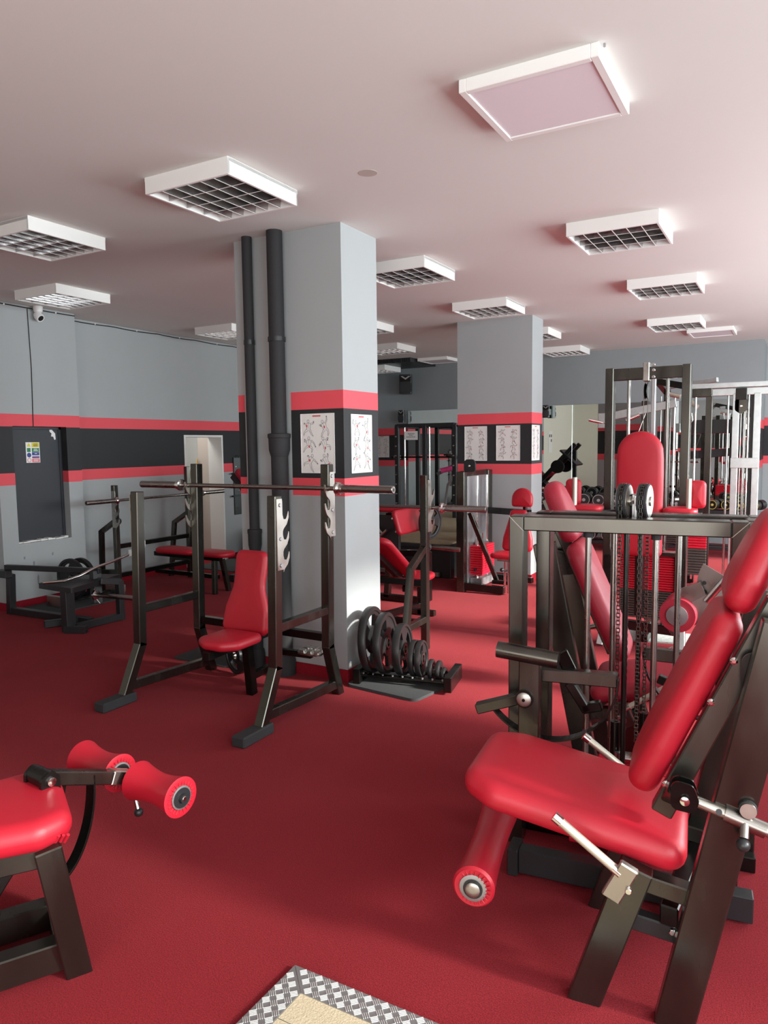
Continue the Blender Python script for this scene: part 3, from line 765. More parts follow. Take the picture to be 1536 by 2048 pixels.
for s in (-1, 1): MB().tube([(-.29, s*.06, .04), (.41, s*.06, .04)], .011, 10).build('side_rod', 'steel_dark', wt)
for s in (-.30, .42): MB().box(s-.02, s+.02, -.14, .14, 0, .11).build('end_block', 'bare_steel', wt)
weight_plate('large weight plate leaning on the wall behind the black rowing bench', (-6.42, 4.80, .268), .21, .045, PI/2, -.05, .4, 'plates behind the rowing bench')
weight_plate('second large weight plate behind the black rowing bench, nearer the flat bench', (-6.42, 4.92, .264), .205, .045, PI/2, -.04, 1.2, 'plates behind the rowing bench')
weight_plate('small weight plate standing in the tray behind the black rowing bench', (-6.42, 5.06, .167), .115, .035, PI/2, -.03, 2, 'plates behind the rowing bench')
tag(MB().box(-6.72, -6.18, 4.45, 5.35, 0, .012, .004).build('rubber_mat', 'matt_mat'), 'thin dark mat under the small plate tray by the left wall', 'mat')

# ------------------------------------------------------------------ bar rack and plates by the doorway
br = thing('bar_holder', 'black wall board with hooks right of the open doorway', 'holder', (XL, 8.05, 1.02))
MB().box(0, .02, -.095, .095, -.40, .42).build('board', 'black_paint', br)
for z_ in (.19, .03, -.13):
    f = MB(); f.bar((.035, -.17, z_), (.035, .17, z_), .02); [f.bar((.035, s*.17, z_), (.075, s*.17, z_+.01), .02) for s in (-1, 1)]; f.build('hook_rail', 'black_paint', br)
bolts('bolt', 'chrome', br, [(.021, a, z_) for a, z_ in ((-.05, .29), (.05, .29), (0, -.05), (-.05, -.3))], X, .008, .004)
f = MB(); f.tube([(.01, -.03, .42), (.01, -.03, .45), (.01, .03, .45), (.01, .03, .42)], .005, 8); f.build('hanger', 'black_paint', br)
weight_plate('left weight plate leaning at the wall beside the doorway', (-6.74, 8.10, .231), .21, .045, rad(60), -.1, .3, 'plates beside the doorway')
weight_plate('right weight plate at the wall beside the doorway, half behind the near pillar', (-6.62, 8.20, .231), .21, .045, rad(50), -.1, 1.3, 'plates beside the doorway')
tag(MB().box(-6.95, -6.2, 7.0, 8.6, 0, .012, .004).build('rubber_mat', 'matt_mat'), 'dark mat on the carpet in front of the open doorway', 'mat')

# ------------------------------------------------------------------ weight stack helper
def weight_stack(parent, c, w_, d_, z0, n, hp, mat='stack_red', n_grey=0, sel=True):
    """selector stack; every slab is a sub-part"""
    f = MB(); zt = z0+n*hp
    f.tube([(c[0], c[1], zt), (c[0], c[1], zt+.12)], .012, 10); f.box(c[0]-w_*.25, c[0]+w_*.25, c[1]-d_*.3, c[1]+d_*.3, zt, zt+.03)
    st = f.build('weight_stack', 'chrome', parent)
    first = {}
    for i in range(n):
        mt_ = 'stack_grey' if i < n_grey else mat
        if mt_ not in first:
            f = MB(); f.box(-w_/2, w_/2, -d_/2, d_/2, 0, hp-.004, .004); f.box(-.02, .02, -d_/2-.002, -d_/2, hp*.25, hp*.7, 0)
            o = f.build('stack_plate', mt_, st); first[mt_] = o
        else:
            o = first[mt_].copy(); col.objects.link(o); o.parent = st
        o.location = (c[0], c[1], z0+i*hp)
    if sel:
        f = MB(); f.disc((c[0], c[1]-d_/2-.02, z0+hp*2.5), Y, .014, .04, 12); f.build('selector_pin', 'black_paint', st)
    return st

# ------------------------------------------------------------------ weight stack machine with the red seat (in front of the far pillar)
hm = thing('shoulder_machine', 'selector machine with red headrest seat in front of the far pillar', 'machine', (-3.12, 7.16, 0))
for nm, (x_, y_, zt) in (('upright', (0, 0, 1.30)), ('upright', (.02, .66, 1.30))): MB().box(x_-.045, x_+.045, y_-.03, y_+.09, 0, zt).build(nm, 'steel', hm)
MB().bar((0, .03, 1.27), (.02, .70, 1.27), .05, .07).build('top_beam', 'steel', hm)
MB().box(.02, .055, .05, .62, .02, 1.25, .002).build('shroud', 'grey_steel', hm)
pu = MB(); pu.prism(round_poly([(-.065, -.05), (.065, -.05), (.065, .05), (.04, .085), (-.04, .085), (-.065, .05)], .03), (.06, .10, 1.345), X, Z, .03); pu_ = pu.build('pulley_guard', 'black_paint', hm)
MB().disc((.06, .08, 1.36), Y, .012, .01, 12).build('bolt', 'chrome', pu_)
for y_ in (.16, .44): MB().tube([(.12, y_, .05), (.12, y_, 1.25)], .012, 12).build('guide_rod', 'chrome', hm)
weight_stack(hm, (.12, .30, 0), .15, .36, .17, 13, .025)
MB().box(.06, .2, .1, .5, .06, .14).build('stack_base', 'grey_steel', hm)
MB().bar((0, 0, .07), (.48, .02, .05), .06, .08).build('base_beam', 'steel_dark', hm)
MB().bar((.02, .68, .07), (.60, .60, .07), .06, .06).build('base_beam', 'steel_dark', hm)
MB().bar((.12, -.05, .87), (.36, .12, .13), .05, .03, X).build('diagonal_brace', 'steel', hm)
MB().bar((.05, .62, .84), (.62, .45, .84), .05, .07).build('seat_arm', 'steel_dark', hm)
MB().bar((.32, .1, .12), (.55, .1, .12), .05, .04).build('foot_bar', 'steel_dark', hm)
for x_ in (.48, .52): MB().tube([(x_, .05, .02), (x_, .05, .37)], .014, 12).build('seat_post', 'chrome', hm)
f = MB(); f.ball((.455, .02, .27), .022); f.tube([(.455, .02, .27), (.50, .05, .26)], .01, 8); f.build('adjuster_knob', 'black_paint', hm)
MB().box(.40, .66, .02, .16, .36, .405).build('seat_bracket', 'grey_steel', hm)
MB().pad(round_poly([(-.17, -.14), (.17, -.14), (.17, .16), (-.17, .16)], .08), (.53, .0, .405), X, Y, .055, .026, .012).build('seat', 'vinyl', hm)
MB().pad(round_poly([(-.17, 0), (.17, 0), (.16, .14), (.10, .36), (.09, .44), (-.09, .44), (-.10, .36), (-.16, .14)], [.05]*2+[.1]*2+[.06]*2+[.1]*2), (.59, .14, .46), X, V((0, .12, 1)).normalized(), .06, .028, .012).build('backrest', 'vinyl', hm)
MB().pad([(-.09, 0), (.09, 0), (.108, .012), (.115, .04)]+[(.115*math.cos(PI*k/14), .085+.115*math.sin(PI*k/14)) for k in range(15)]+[(-.115, .04), (-.108, .012)], (.62, .2, .925), X, V((0, .12, 1)).normalized(), .06, .028, .01).build('headrest', 'vinyl', hm)
MB().bar((.61, .24, .40), (.61, .31, 1.0), .04).build('backrest_beam', 'steel_dark', hm)

# ------------------------------------------------------------------ smith machine on its platform
pf = thing('platform', 'black-sided raised platform with tan top under the guided bar rack', 'platform', (-4.25, 8.75, 0))
MB().box(-1.9, .72, -.97, 2.75, 0, .40).build('platform_side', 'black_paint', pf)
MB().box(-1.88, .70, -.95, 2.73, .40, .42).build('platform_top', 'tan_board', pf)
f = MB(); f.box(-1.1, .74, -.995, -.97, .36, .40); f.build('edge_strip', 'black_rubber', pf)
f = MB(); f.bar((-1.0, -1.02, .05), (.6, -1.02, .05), .05, .05); f.build('kick_rail', 'bare_steel', pf)
sm = thing('smith_machine', 'black guided barbell rack on the raised platform before the mirror', 'rack', (-5.22, 10.6, .42)); sm.scale = (1.178, 1.0, 1.045)
for x_ in (-.46, .42):
    for y_ in (0, .75): MB().box(x_-.03, x_+.03, y_-.03, y_+.03, 0, 1.42).build('upright', 'black_paint', sm)
    MB().bar((x_, -.02, 1.41), (x_, .78, 1.41), .06).build('top_side', 'black_paint', sm)
    MB().bar((x_, -.02, .03), (x_, .78, .03), .06).build('base_side', 'black_paint', sm)
    MB().tube([(x_+.07, .1, .03), (x_+.07, .1, 1.40)], .014, 12).build('guide_rod', 'chrome', sm)
    bolts('rack_peg', 'bare_steel', sm, [(x_, -.05, .2+.15*i) for i in range(8)], Y, .01, .04, 8)
MB().bar((-.46, 0, 1.42), (.42, 0, 1.42), .055).build('top_beam', 'black_paint', sm)
MB().bar((-.46, .75, 1.42), (.42, .75, 1.42), .055).build('top_beam', 'black_paint', sm)
MB().box(-.06, 0, -.03, .03, 0, 1.42).build('upright', 'black_paint', sm)
MB().tube([(.03, .02, .02), (.03, .02, 1.42)], .012, 12).build('guide_rod', 'chrome', sm)
MB().path([(.40, .3, .85), (.12, .1, .66)], .045).build('spotter_arm', 'black_paint', sm)
f = MB(); f.tube([(.16, .12, .71), (.34, .2, .76)], .04, 14); f.build('foam_roll', 'pink_foam', sm)
f = MB(); f.path([(.42, .1, .72), (.28, .1, .5), (.22, .1, .1)], .035); f.build('arm', 'grey_steel', sm)
f = MB(); f.tube([(-.60, .1, .925), (.62, .1, .925)], .014, 12); bar_ = f.build('guided_bar', 'steel_dark', sm)
f = MB()
for s, x0 in ((-1, -.52), (1, .5)): f.tube([(x0-.04, .1, .925), (x0+.06, .1, .925)], .028, 14)
f.build('bar_sleeve', 'bar_steel', bar_)
nt_ = thing('notice', 'white paper notice with a few text lines on the black guided bar rack', 'notice', (-5.484, 10.562, 1.74)); nt_.scale = (1.18, 1, 1.18)
MB().box(-.10, .10, 0, .003, -.06, .06, 0).build('sheet', 'white_plastic', nt_, 0)
f = MB()
for z_, a in ((.025, .05), (.005, .03), (-.02, .075)):
    x_ = -a
    while x_ < a-.008: l_ = random.uniform(.012, .03); f.box(x_, min(a, x_+l_), -.0006, 0, z_-.004, z_+.004, 0); x_ += l_+.006
f.build('text', 'ink', nt_, 0)
for i, (dx, lb) in enumerate(((0, 'front'), (.045, 'middle'), (.09, 'rear'))):
    weight_plate(lb+' weight plate of the three standing on the platform by the guided bar rack', (-3.86+dx*1.25, 8.95+.04*i, .42+.187), .185, .038, rad(-5), 0, i, 'plates standing on the platform')

# ------------------------------------------------------------------ preacher curl bench behind the near pillar
pc = thing('preacher_bench', 'red preacher curl bench with bolted underside behind the near pillar', 'bench', (-3.62, 6.25, 0))
MB().pad(rrect(.50, .50, .34, .04), (.08, .0, .93), X, Y, .045, .02, .006).build('arm_pad', 'vinyl', pc)
MB().pad(rrect(.5, .5, .24, .04), (.30, -.05, .97), V((0, -1, 0)), V((.28, 0, -.96)).normalized(), .05, .022, .006).build('arm_pad', 'vinyl', pc)
MB().bar((.08, .02, .90), (.08, .02, .55), .30, .04, X).build('pad_board', 'black_paint', pc)
MB().path([(.06, .12, .90), (.02, .16, .3), (.0, .16, .05)], .06).build('post', 'steel', pc)
MB().bar((-.25, .16, .04), (.42, .16, .04), .06).build('base_beam', 'steel_dark', pc)
MB().path([(.02, .14, .50), (.46, .18, .52), (.46, .18, .05)], .06).build('seat_beam', 'steel_dark', pc)
bolts('bolt', 'chrome', pc, [(x_, -.005, z_) for x_, z_ in ((-.02, .87), (.16, .87), (.2, .74), (.02, .7), (.14, .62))], Y, .011, .01)
f = MB(); f.tube([(-.1, 0, .72), (-.02, -.03, .80), (.06, -.04, .72)], .012, 8); f.tube([(.0, -.04, .66), (.12, -.05, .76)], .012, 8); f.build('adjuster', 'bare_steel', pc)
f = MB(); f.tube([(.42, .1, .60), (.82, .14, .58)], .022, 14); f.build('loading_horn', 'bar_steel', pc)
weight_plate('weight plate hanging on the preacher bench behind the near pillar', (-3.10, 6.36, .84), .17, .04, rad(-10), 0, .5, 'plates on the preacher bench')

# ------------------------------------------------------------------ double leg extension machine (right foreground)
LA = rad(6.5)
lm = thing('leg_extension_machine', 'large two-seat leg extension machine with chain-driven frame at right foreground', 'machine', (-.53, 2.86, 0), LA)
YC = -.64         # centre of the near seat
def station(T, near):
    B = lambda: MB(T)
    def bd(mb, n, m, p=lm): return mb.build(n, m, p)
    # arch of the stack frame
    f = B(); f.bar((-.422, -.10, 0), (-.422, -.10, 1.32), .056, .09, X); bd(f, 'frame_post', 'steel')
    f = B(); f.bar((.356, -.10, 0), (.356, -.10, 1.32), .056, .09, X); bd(f, 'frame_post', 'steel')
    f = B(); f.bar((-.394, -.10, 1.292), (.328, -.10, 1.292), .09, .056); bd(f, 'frame_beam', 'steel')
    for s, x0 in ((1, -.45), (-1, .384)):
        f = B(); f.bar((x0, -.1455, 1.32), (x0+s*.056, -.1455, 1.264), .004, .002, ch=.0005); bd(f, 'weld_seam', 'bare_steel')
    # guide rods, chain, wheel
    for x_ in (-.157, .083):
        f = B(); f.tube([(x_, -.1, .05), (x_, -.1, 1.262)], .0115, 14); g = bd(f, 'guide_rod', 'bar_steel')
        f = B(); f.lathe([(.018, 0), (.018, .02)], (x_, -.1, 1.243), Z); bd(f, 'rod_stop', 'black_rubber', g)
    f = B(); f.box(-.02, .03, -.054, -.002, 1.275, 1.30); f.box(.000, .012, -.05, -.002, 1.30, 1.40); bd(f, 'wheel_bracket', 'grey_steel')
    wc = V((-.038, -.005, 1.375)) if near else V((-.034, -.005, 1.375))
    # sprocket wheel with chain, toed out a little
    W = Matrix.Translation(wc) @ Matrix.Rotation(rad(-9), 4, 'Z') @ Matrix.Translation(-wc)
    if T: W = T @ W
    B0 = B; B = lambda: MB(W)
    f = B(); f.lathe([(.030, -.017), (.066, -.017), (.066, -.008), (.060, -.007), (.060, .007), (.066, .008), (.066, .017), (.030, .017)], wc, X, 40, True); w_ = bd(f, 'chain_wheel', 'black_rubber')
    f = B(); f.lathe([(.061, .0172), (.061, .020), (.018, .020), (.018, .026), (.008, .026)], wc, X, 32); bd(f, 'wheel_face', 'bare_steel', w_); f = B(); f.lathe([(.061, .0172), (.061, .020), (.018, .020), (.018, .026), (.008, .026)], wc, -X, 32); bd(f, 'wheel_face', 'bare_steel', w_)
    f = B(); f.tube([wc-X*.022, wc+X*.045], .007, 12); f.lathe([(.012, 0), (.012, .010)], wc+X*.028, X, 6); bd(f, 'axle', 'chrome', w_)
    f = B(); pitch = .0145
    def link(c, t, k):
        n_ = X
        for s in (-1, 1): f.bar(c-t*pitch*.48+X*(s*(.006 if k % 2 else .0035)), c+t*pitch*.48+X*(s*(.006 if k % 2 else .0035)), .002, .0075, X, .0004)
        f.tube([c-t*pitch*.5-X*.0065, c-t*pitch*.5+X*.0065], .0028, 6)
    k = 0
    for sy in (-1, 1):
        z_ = .35 if sy < 0 else .46
        while z_ < 1.375: link(V((wc.x, wc.y+sy*.062, z_)), Z, k); z_ += pitch; k += 1
    n_ = int(PI*.062/pitch)
    for i in range(n_+1):
        a = PI*i/n_; link(wc+V((0, -.064*math.cos(a), .064*math.sin(a))), V((0, math.sin(a), math.cos(a))), k); k += 1
    bd(f, 'chain', 'steel')
    B = B0
    f = B(); f.tube([(wc.x+.018, -.10, .05), (wc.x+.018, -.10, 1.26)], .010, 12); bd(f, 'selector_stem', 'steel_dark')
    f = B(); f.lathe([(.019, 0), (.019, .28)], (wc.x-.012, -.067, .25), Z, 18); bd(f, 'stem_sleeve', 'steel_dark')
    # seat
    sv = V((-.986, 0, .168)).normalized()
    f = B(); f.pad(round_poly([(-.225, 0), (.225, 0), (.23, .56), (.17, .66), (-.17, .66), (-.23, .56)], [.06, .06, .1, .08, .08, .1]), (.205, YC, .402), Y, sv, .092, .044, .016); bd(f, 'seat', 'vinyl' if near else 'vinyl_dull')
    f = B(); f.bar((.13, YC, .402), (-.36, YC, .486), .24, .016); bd(f, 'seat_board', 'black_paint')
    # backrest: two pads on a leaning beam
    bv = V((.40, 0, .916)).normalized(); bo = V((.125, YC, .60))
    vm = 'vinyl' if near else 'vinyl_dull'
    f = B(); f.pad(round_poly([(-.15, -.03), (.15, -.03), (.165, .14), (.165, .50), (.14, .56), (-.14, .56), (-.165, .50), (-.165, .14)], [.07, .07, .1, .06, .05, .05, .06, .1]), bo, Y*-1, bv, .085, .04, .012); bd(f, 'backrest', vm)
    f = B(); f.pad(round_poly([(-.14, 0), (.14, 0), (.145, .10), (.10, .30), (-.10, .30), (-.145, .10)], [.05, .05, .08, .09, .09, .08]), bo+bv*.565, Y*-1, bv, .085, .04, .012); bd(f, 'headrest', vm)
    bn = V((.916, 0, -.40))
    f = B(); f.bar(bo+bn*.032-bv*.03+V((0, -.15, 0)), bo+bn*.032+bv*.80+V((0, -.15, 0)), .05, .058, Y); bm_ = bd(f, 'backrest_beam', 'steel')
    for q in (.06, .33, .46, .66): f = B(); f.lathe([(.010, 0), (.010, .006), (.005, .010)], bo+bn*.004+bv*q+V((0, -.176, 0)), -Y, 12); bd(f, 'bolt', 'chrome', bm_)
    pv = bo+bn*.05+bv*.47+V((0, -.17, 0))
    f = B()
    for s in (-1, 1): f.prism(round_poly([(-.05, -.05), (.06, -.06), (.13, .0), (.06, .07), (-.05, .06)], .03), pv+V((.02, s*.034, -.02)), X, Z, .008)
    f.lathe([(.055, -.045), (.055, .045)], pv+V((.06, 0, -.015)), Y, 26); pl = bd(f, 'pivot_bracket', 'steel_dark')
    f = B(); f.lathe([(.018, 0), (.018, .01), (.009, .012)], pv+V((.06, -.046, -.015)), -Y, 20); bd(f, 'pivot_bolt', 'chrome', pl)
    # adjuster: clevis, tube in a sleeve, ball knob
    cv = V((.203, YC-.265, .667))
    f = B()
    for s in (-1, 1): f.prism(round_poly([(-.035, -.03), (.025, -.035), (.035, .0), (.02, .04), (-.035, .05)], .02), cv+V((0, s*.018, 0)), X, Z, .007)
    f.bar(cv+V((-.02, .03, .01)), bo+bn*.03+bv*.03+V((0, -.16, 0)), .05, .04, Y); cl = bd(f, 'adjuster_clevis', 'steel_dark')
    f = B(); f.lathe([(.012, 0), (.012, .008), (.006, .01)], cv+V((0, -.024, 0)), -Y, 16); bd(f, 'clevis_bolt', 'chrome', cl)
    td = V((.186, 0, -.054)); tu = td.normalized()
    f = B(); f.tube([cv+tu*.02, cv+td*1.35], .0145, 16); tb = bd(f, 'adjuster_tube', 'bare_steel')
    for q in (.085, .215): f = B(); f.lathe([(.008, 0), (.008, .0165)], cv+tu*q, (0, -1, .2), 12); bd(f, 'tube_hole', 'black_paint', tb)
    f = B(); f.tube([cv+tu*.098, cv+tu*.198], .0205, 18); f.tube([cv+tu*.148+V((0, -.01, -.0)), cv+tu*.146+V((0, -.03, -.03))], .012, 12); sv_ = bd(f, 'adjuster_sleeve', 'bar_steel')
    f = B(); f.ball(cv+tu*.144+V((0, -.038, -.044)), .017, 18); bd(f, 'ball_knob', 'black_paint', sv_)
    f = B(); f.tube([cv+tu*.155+V((.0, .03, .035)), cv+tu*.155+V((.0, -.008, .038))], .022, 20); e_ = bd(f, 'stop_bumper', 'black_rubber')
    f = B(); f.tube([cv+tu*.155+V((.0, -.006, .038)), cv+tu*.155+V((.0, -.018, .0385))], .0195, 20); bd(f, 'bumper_cap', 'bare_steel', e_)
    # legs
    for yy, nm in ((YC-.235, 'n'), (YC+.215, 'f')):
        f = B(); f.path([(.19, yy, 0), (.418, yy, 1.13)], .05, .10, Y); bd(f, 'leg', 'steel')
        f = B(); f.path([(-.05, yy, 0), (.082, yy, .42)], .05, .09, Y); bd(f, 'leg', 'steel')
        f = B(); f.bar((.08, YC+(yy-YC)*.8, .372), (.27, YC+(yy-YC)*.8, .345), .05, .05); bd(f, 'seat_rail', 'steel')
    f = B(); f.bar((.17, YC-.2, .28), (.25, YC+.2, .30), .05, .06); bd(f, 'cross_brace', 'steel_dark')
    f = B(); f.bar((-.36, -.33, .055), (.42, -.33, .055), .06, .09); f.box(-.40, -.36, -.37, -.27, 0, .10); bd(f, 'base_beam', 'black_paint')
    f = B(); f.bar((.02, YC-.17, .24), (.20, YC-.17, .22), .04, .05); cb_ = bd(f, 'base_brace', 'black_paint')
    bolts('bolt', 'chrome', cb_, [(x_, YC-.195, .235) for x_ in (.04, .18)], Y, .009, .012, 10, T)
    # side grips
    for s in (-1, 1):
        yy = YC+s*.30
        f = B(); f.tube([(-.12, yy, .556), (.047, yy, .437)], .0125, 16); gr = bd(f, 'hand_grip', 'pale_steel')
        f = B(); f.tube([(-.132, yy, .5645), (-.112, yy, .5505)], .0145, 16); bd(f, 'grip_end', 'chrome', gr); f = B(); f.tube([(.027, yy, .451), (.047, yy, .437)], .014, 16); bd(f, 'grip_end', 'chrome', gr)
        f = B(); f.bar((.072, yy+s*.004, .466), (.022, yy-s*.006, .358), .022, .052, Y); bk_ = bd(f, 'grip_bracket', 'bare_steel' if near else 'steel', gr); f = B(); f.disc((.07, yy+s*.012, .40), Y, .009, .014, 12); bd(f, 'bolt', 'chrome', bk_); f = B(); f.bar((.055, yy, .42), (.075, YC+s*.2, .40), .04, .025); bd(f, 'grip_stub', 'steel', gr)
    # lever with roller, cam and counterweight
    pv = V((-.335, -.25, .648))
    f = B(); f.bar((-.345, -.25, .30), (-.342, -.25, .79), .078, .045, X); lv = bd(f, 'lever', 'steel')
    f = B(); f.lathe([(.024, 0), (.027, .004), (.027, .016), (.02, .02)], (-.358, -.272, .648), -Y, 26); bd(f, 'lever_pivot', 'bare_steel', lv)
    f = B(); f.lathe([(.006, 0), (.006, .004)], (-.358, -.292, .648), -Y, 12); f.lathe([(.034, -.002), (.034, .010)], (-.358, -.274, .648), -Y, 26); bd(f, 'pivot_washer', 'steel_dark', lv)
    f = B()
    if near: f.tube([(-.462, -.27, .826), (-.235, -.27, .806)], .031, 28)
    else: f.tube([(-.35, -.27, .78), (-.352, -.27, .98)], .034, 28)
    bd(f, 'counterweight', 'steel')
    f = B(); f.path([(-.30, -.20, .728), (-.045, -.20, .735)], .045, .05); f.path([(-.33, -.22, .65), (-.54, -.24, .578)], .04, .04); bd(f, 'cam_arm', 'steel')
    f = B(); f.path([(-.20, -.2, .70), (-.145, -.2, .615), (-.10, -.2, .63)], .035); f.bar((-.24, -.2, .82), (-.20, -.18, .73), .02, .05); bd(f, 'cam_stop', 'steel_dark')
    f = B()
    cc = V((-.29, -.21, .74)); arc = []
    for i in range(25):
        a = rad(-142+142*i/24); arc.append(cc+V((.26*math.cos(a), 0, .26*math.sin(a))))
    for a, b_ in zip(arc[:-1], arc[1:]): f.bar(a, b_, .045, .007, Y, .001, .001)
    bd(f, 'cam_strap', 'steel_dark')
    f = B(); f.path([(-.345, -.27, .34), (-.40, YC+.26, .258)], .05); bd(f, 'roller_arm', 'steel_dark')
    rc = V((-.40, 0, .258))
    f = B(); prof = []
    for i in range(15):
        q = i/14; prof.append((.056+.009*abs(2*q-1)**2, -.235+.47*q))
    prof = [(.030, -.24), (.058, -.243)]+prof+[(.058, .243), (.030, .24)]
    ry_ = V((.08, -1, 0)).normalized()
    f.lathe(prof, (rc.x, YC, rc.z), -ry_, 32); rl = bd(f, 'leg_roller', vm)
    f = B(); f.lathe([(.042, 0), (.042, .006), (.030, .008)], V((rc.x, YC, rc.z))+ry_*.24, ry_, 30); bd(f, 'roller_ring', 'grey_steel', rl)
    f = B(); f.lathe([(.030, .0), (.030, .010)], V((rc.x, YC, rc.z))+ry_*.241, ry_, 26); bd(f, 'roller_gap', 'black_paint', rl)
    f = B(); f.lathe([(.023, .0), (.023, .014), (.019, .017), (.006, .0175)], V((rc.x, YC, rc.z))+ry_*.242, ry_, 26); bd(f, 'roller_cap', 'bare_steel', rl)
    f = B()
    for k in range(22):
        a = 2*PI*k/22; c_ = V((rc.x, YC, rc.z))+ry_*.243+V((math.cos(a)*.046, 0, math.sin(a)*.046)); f.bar(c_-V((math.cos(a), 0, math.sin(a)))*.007, c_+V((math.cos(a), 0, math.sin(a)))*.007, .005, .004, ch=.001)
    bd(f, 'gathered_seam', vm, rl)
station(None, True)
station(Matrix.Rotation(PI, 4, 'Z'), False)
for s in (-1, 1):
    weight_stack(lm, (s*.037, s*.10, 0), .34, .12, .06, 11, .022, 'stack_red', 0, False)
MB().bar((-.45, 0, .03), (.45, 0, .03), .05, .06).build('frame_tie', 'steel_dark', lm)
for x_ in (-.40, .40): MB().bar((x_, -.06, 1.30), (x_, .06, 1.30), .04, .035).build('frame_tie', 'steel', lm)

# ------------------------------------------------------------------ pec deck (tall red back)
pd = thing('pec_deck', 'pec deck machine with tall rounded red backrest and red weight stack', 'machine', (-1.0, 5.8, 0))
for x_ in (-.275, .275): MB().box(x_-.03, x_+.03, -.04, .06, 0, 2.16).build('upright', 'steel', pd)
MB().bar((-.275, .0, 2.11), (.275, .0, 2.11), .05, .09).build('top_beam', 'steel', pd)
f = MB(); f.box(-.03, .015, -.04, .05, 2.05, 2.19); pb = f.build('pulley_block', 'bare_steel', pd)
bolts('bolt', 'chrome', pb, [(.045, -.03, z_) for z_ in (2.08, 2.13, 2.17)], Y, .012, .012)
f = MB(); f.lathe([(.06, -.012), (.065, -.008), (.05, 0), (.065, .008), (.06, .012)], (-.01, .02, 1.98), X, 30); f.build('pulley', 'steel_dark', pb)
f = MB(); f.box(.03, .06, -.02, .02, 1.6, 2.07); f.build('hanger', 'grey_steel', pb)
for x_ in (-.14, .14): MB().tube([(x_, .02, .12), (x_, .02, 2.07)], .013, 14).build('guide_rod', 'bar_steel', pd)
for x_ in (-.03, .0, .03): MB().tube([(x_, .02, .6), (x_, .02, 2.0)], .003, 6).build('cable', 'bare_steel', pd)
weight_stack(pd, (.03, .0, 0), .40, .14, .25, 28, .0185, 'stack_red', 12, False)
f = MB(); f.box(-.20, .25, -.10, -.07, .74, .77); f.box(.235, .25, -.10, .08, .25, .76); f.build('stack_guard', 'steel', pd)
MB().bar((-.275, 0, .18), (.275, 0, .16), .07, .07).build('base_beam', 'steel_dark', pd)
for s in (-1, 1):
    MB().path([(s*.275, .02, .30), (s*.30, -.10, .02)], .05, .05, X).build('foot', 'galvanised', pd)
    f = MB(); f.box(s*.26-.03, s*.26+.03, -.06, -.04, .50, .72); f.build('joint_plate', 'steel_dark', pd)
MB().bar((0, .05, .06), (0, .70, .06), .06, .06).build('base_beam', 'steel_dark', pd)
MB().bar((-.02, .44, .06), (-.02, .44, .42), .06).build('seat_post', 'bare_steel', pd)
MB().pad(round_poly([(-.2, -.16), (.2, -.16), (.18, .16), (-.18, .16)], .07), (.0, .44, .42), X, Y, .06, .028, .01).build('seat', 'vinyl', pd)
MB().pad(round_poly([(-.165, 0), (.165, 0), (.165, .2), (-.165, .2)], [.04, .04, .0001, .0001])[:12]+[(.165, .4), (.166, .6), (.164, .72)]+[(.162*math.cos(PI*k/16), .76+.16*math.sin(PI*k/16)) for k in range(1, 16)]+[(-.164, .72), (-.166, .6), (-.165, .4)], (.0, -.20, .755), X, Z, .085, .04, .008).build('backrest', 'vinyl', pd)
MB().bar((0, -.17, .3), (0, -.17, 1.6), .06).build('backrest_beam', 'steel_dark', pd)
for s in (-1, 1):
    f = MB(); f.path([(s*.14, -.1, 1.06), (s*.36, -.22, 1.06), (s*.36, -.30, 1.06)], .05); f.build('arm', 'black_paint', pd)
    MB().tube([(s*.345 if s > 0 else -.46, -.30, 1.06), (s*.345 if s > 0 else -.46, -.30, 1.335)], .017, 16).build('handle_post', 'pale_steel', pd)
    cx_ = -.47 if s < 0 else .33
    MB().pad(round_poly([(-.06, -.10), (.06, -.10), (.06, .10), (-.06, .10)], .035), (cx_-.02 if s < 0 else cx_+.06, -.20, 1.22), X, Z, .05, .024, .008).build('elbow_pad', 'vinyl', pd)
    MB().pad(round_poly([(-.12, -.10), (.12, -.10), (.10, .10), (-.12, .10)], .05), (cx_+.10 if s < 0 else cx_-.04, -.24, 1.075), X, Y, .05, .024, .008).build('forearm_pad', 'vinyl', pd)

# ------------------------------------------------------------------ multi gym with dipping arm, behind the pec deck
mg = thing('lat_pulldown', 'lat pulldown with galvanised arm and cable behind the pec deck', 'machine', (-1.47, 8.75, 0))
for x_, y_ in ((-.06, 0), (.18, .0), (.10, .5)): MB().box(x_-.035, x_+.035, y_-.035, y_+.035, 0, 2.06 if y_ == 0 else 2.2).build('upright', 'steel', mg)
MB().bar((-.5, -.05, 1.88), (.28, -.05, 2.02), .06, .09).build('swing_arm', 'galvanised', mg)
f = MB(); f.box(-.56, -.47, -.12, .0, 1.76, 1.93); f.build('arm_bracket', 'galvanised', mg)
MB().tube([(-.66, -.15, 1.86), (-.5, -.1, 1.82), (-.38, -.15, 1.83)], .020, 14).build('handle', 'chrome', mg); MB().tube([(-.1, -.12, 1.9), (-.24, -.15, 1.84)], .022, 12).build('handle', 'chrome', mg)
f = MB(); f.path([(.1, .5, 2.18), (.1, -.1, 2.26), (.62, -.2, 2.14)], .07); f.build('top_arm', 'steel_dark', mg)
f = MB(); f.path([(.2, -.1, 2.2), (.7, -.25, 2.24)], .05); f.build('top_arm', 'galvanised', mg)
MB().tube([(.40, -.2, 2.06), (.52, -.28, 1.96)], .025, 14).build('handle', 'pale_steel', mg); MB().tube([(.2, -.2, 2.12), (.34, -.22, 2.08)], .025, 14).build('handle', 'pale_steel', mg)
for x_ in (.26, .36): MB().tube([(x_, -.04, .6), (x_, -.04, 2.1)], .012, 10).build('guide_rod', 'chrome', mg)
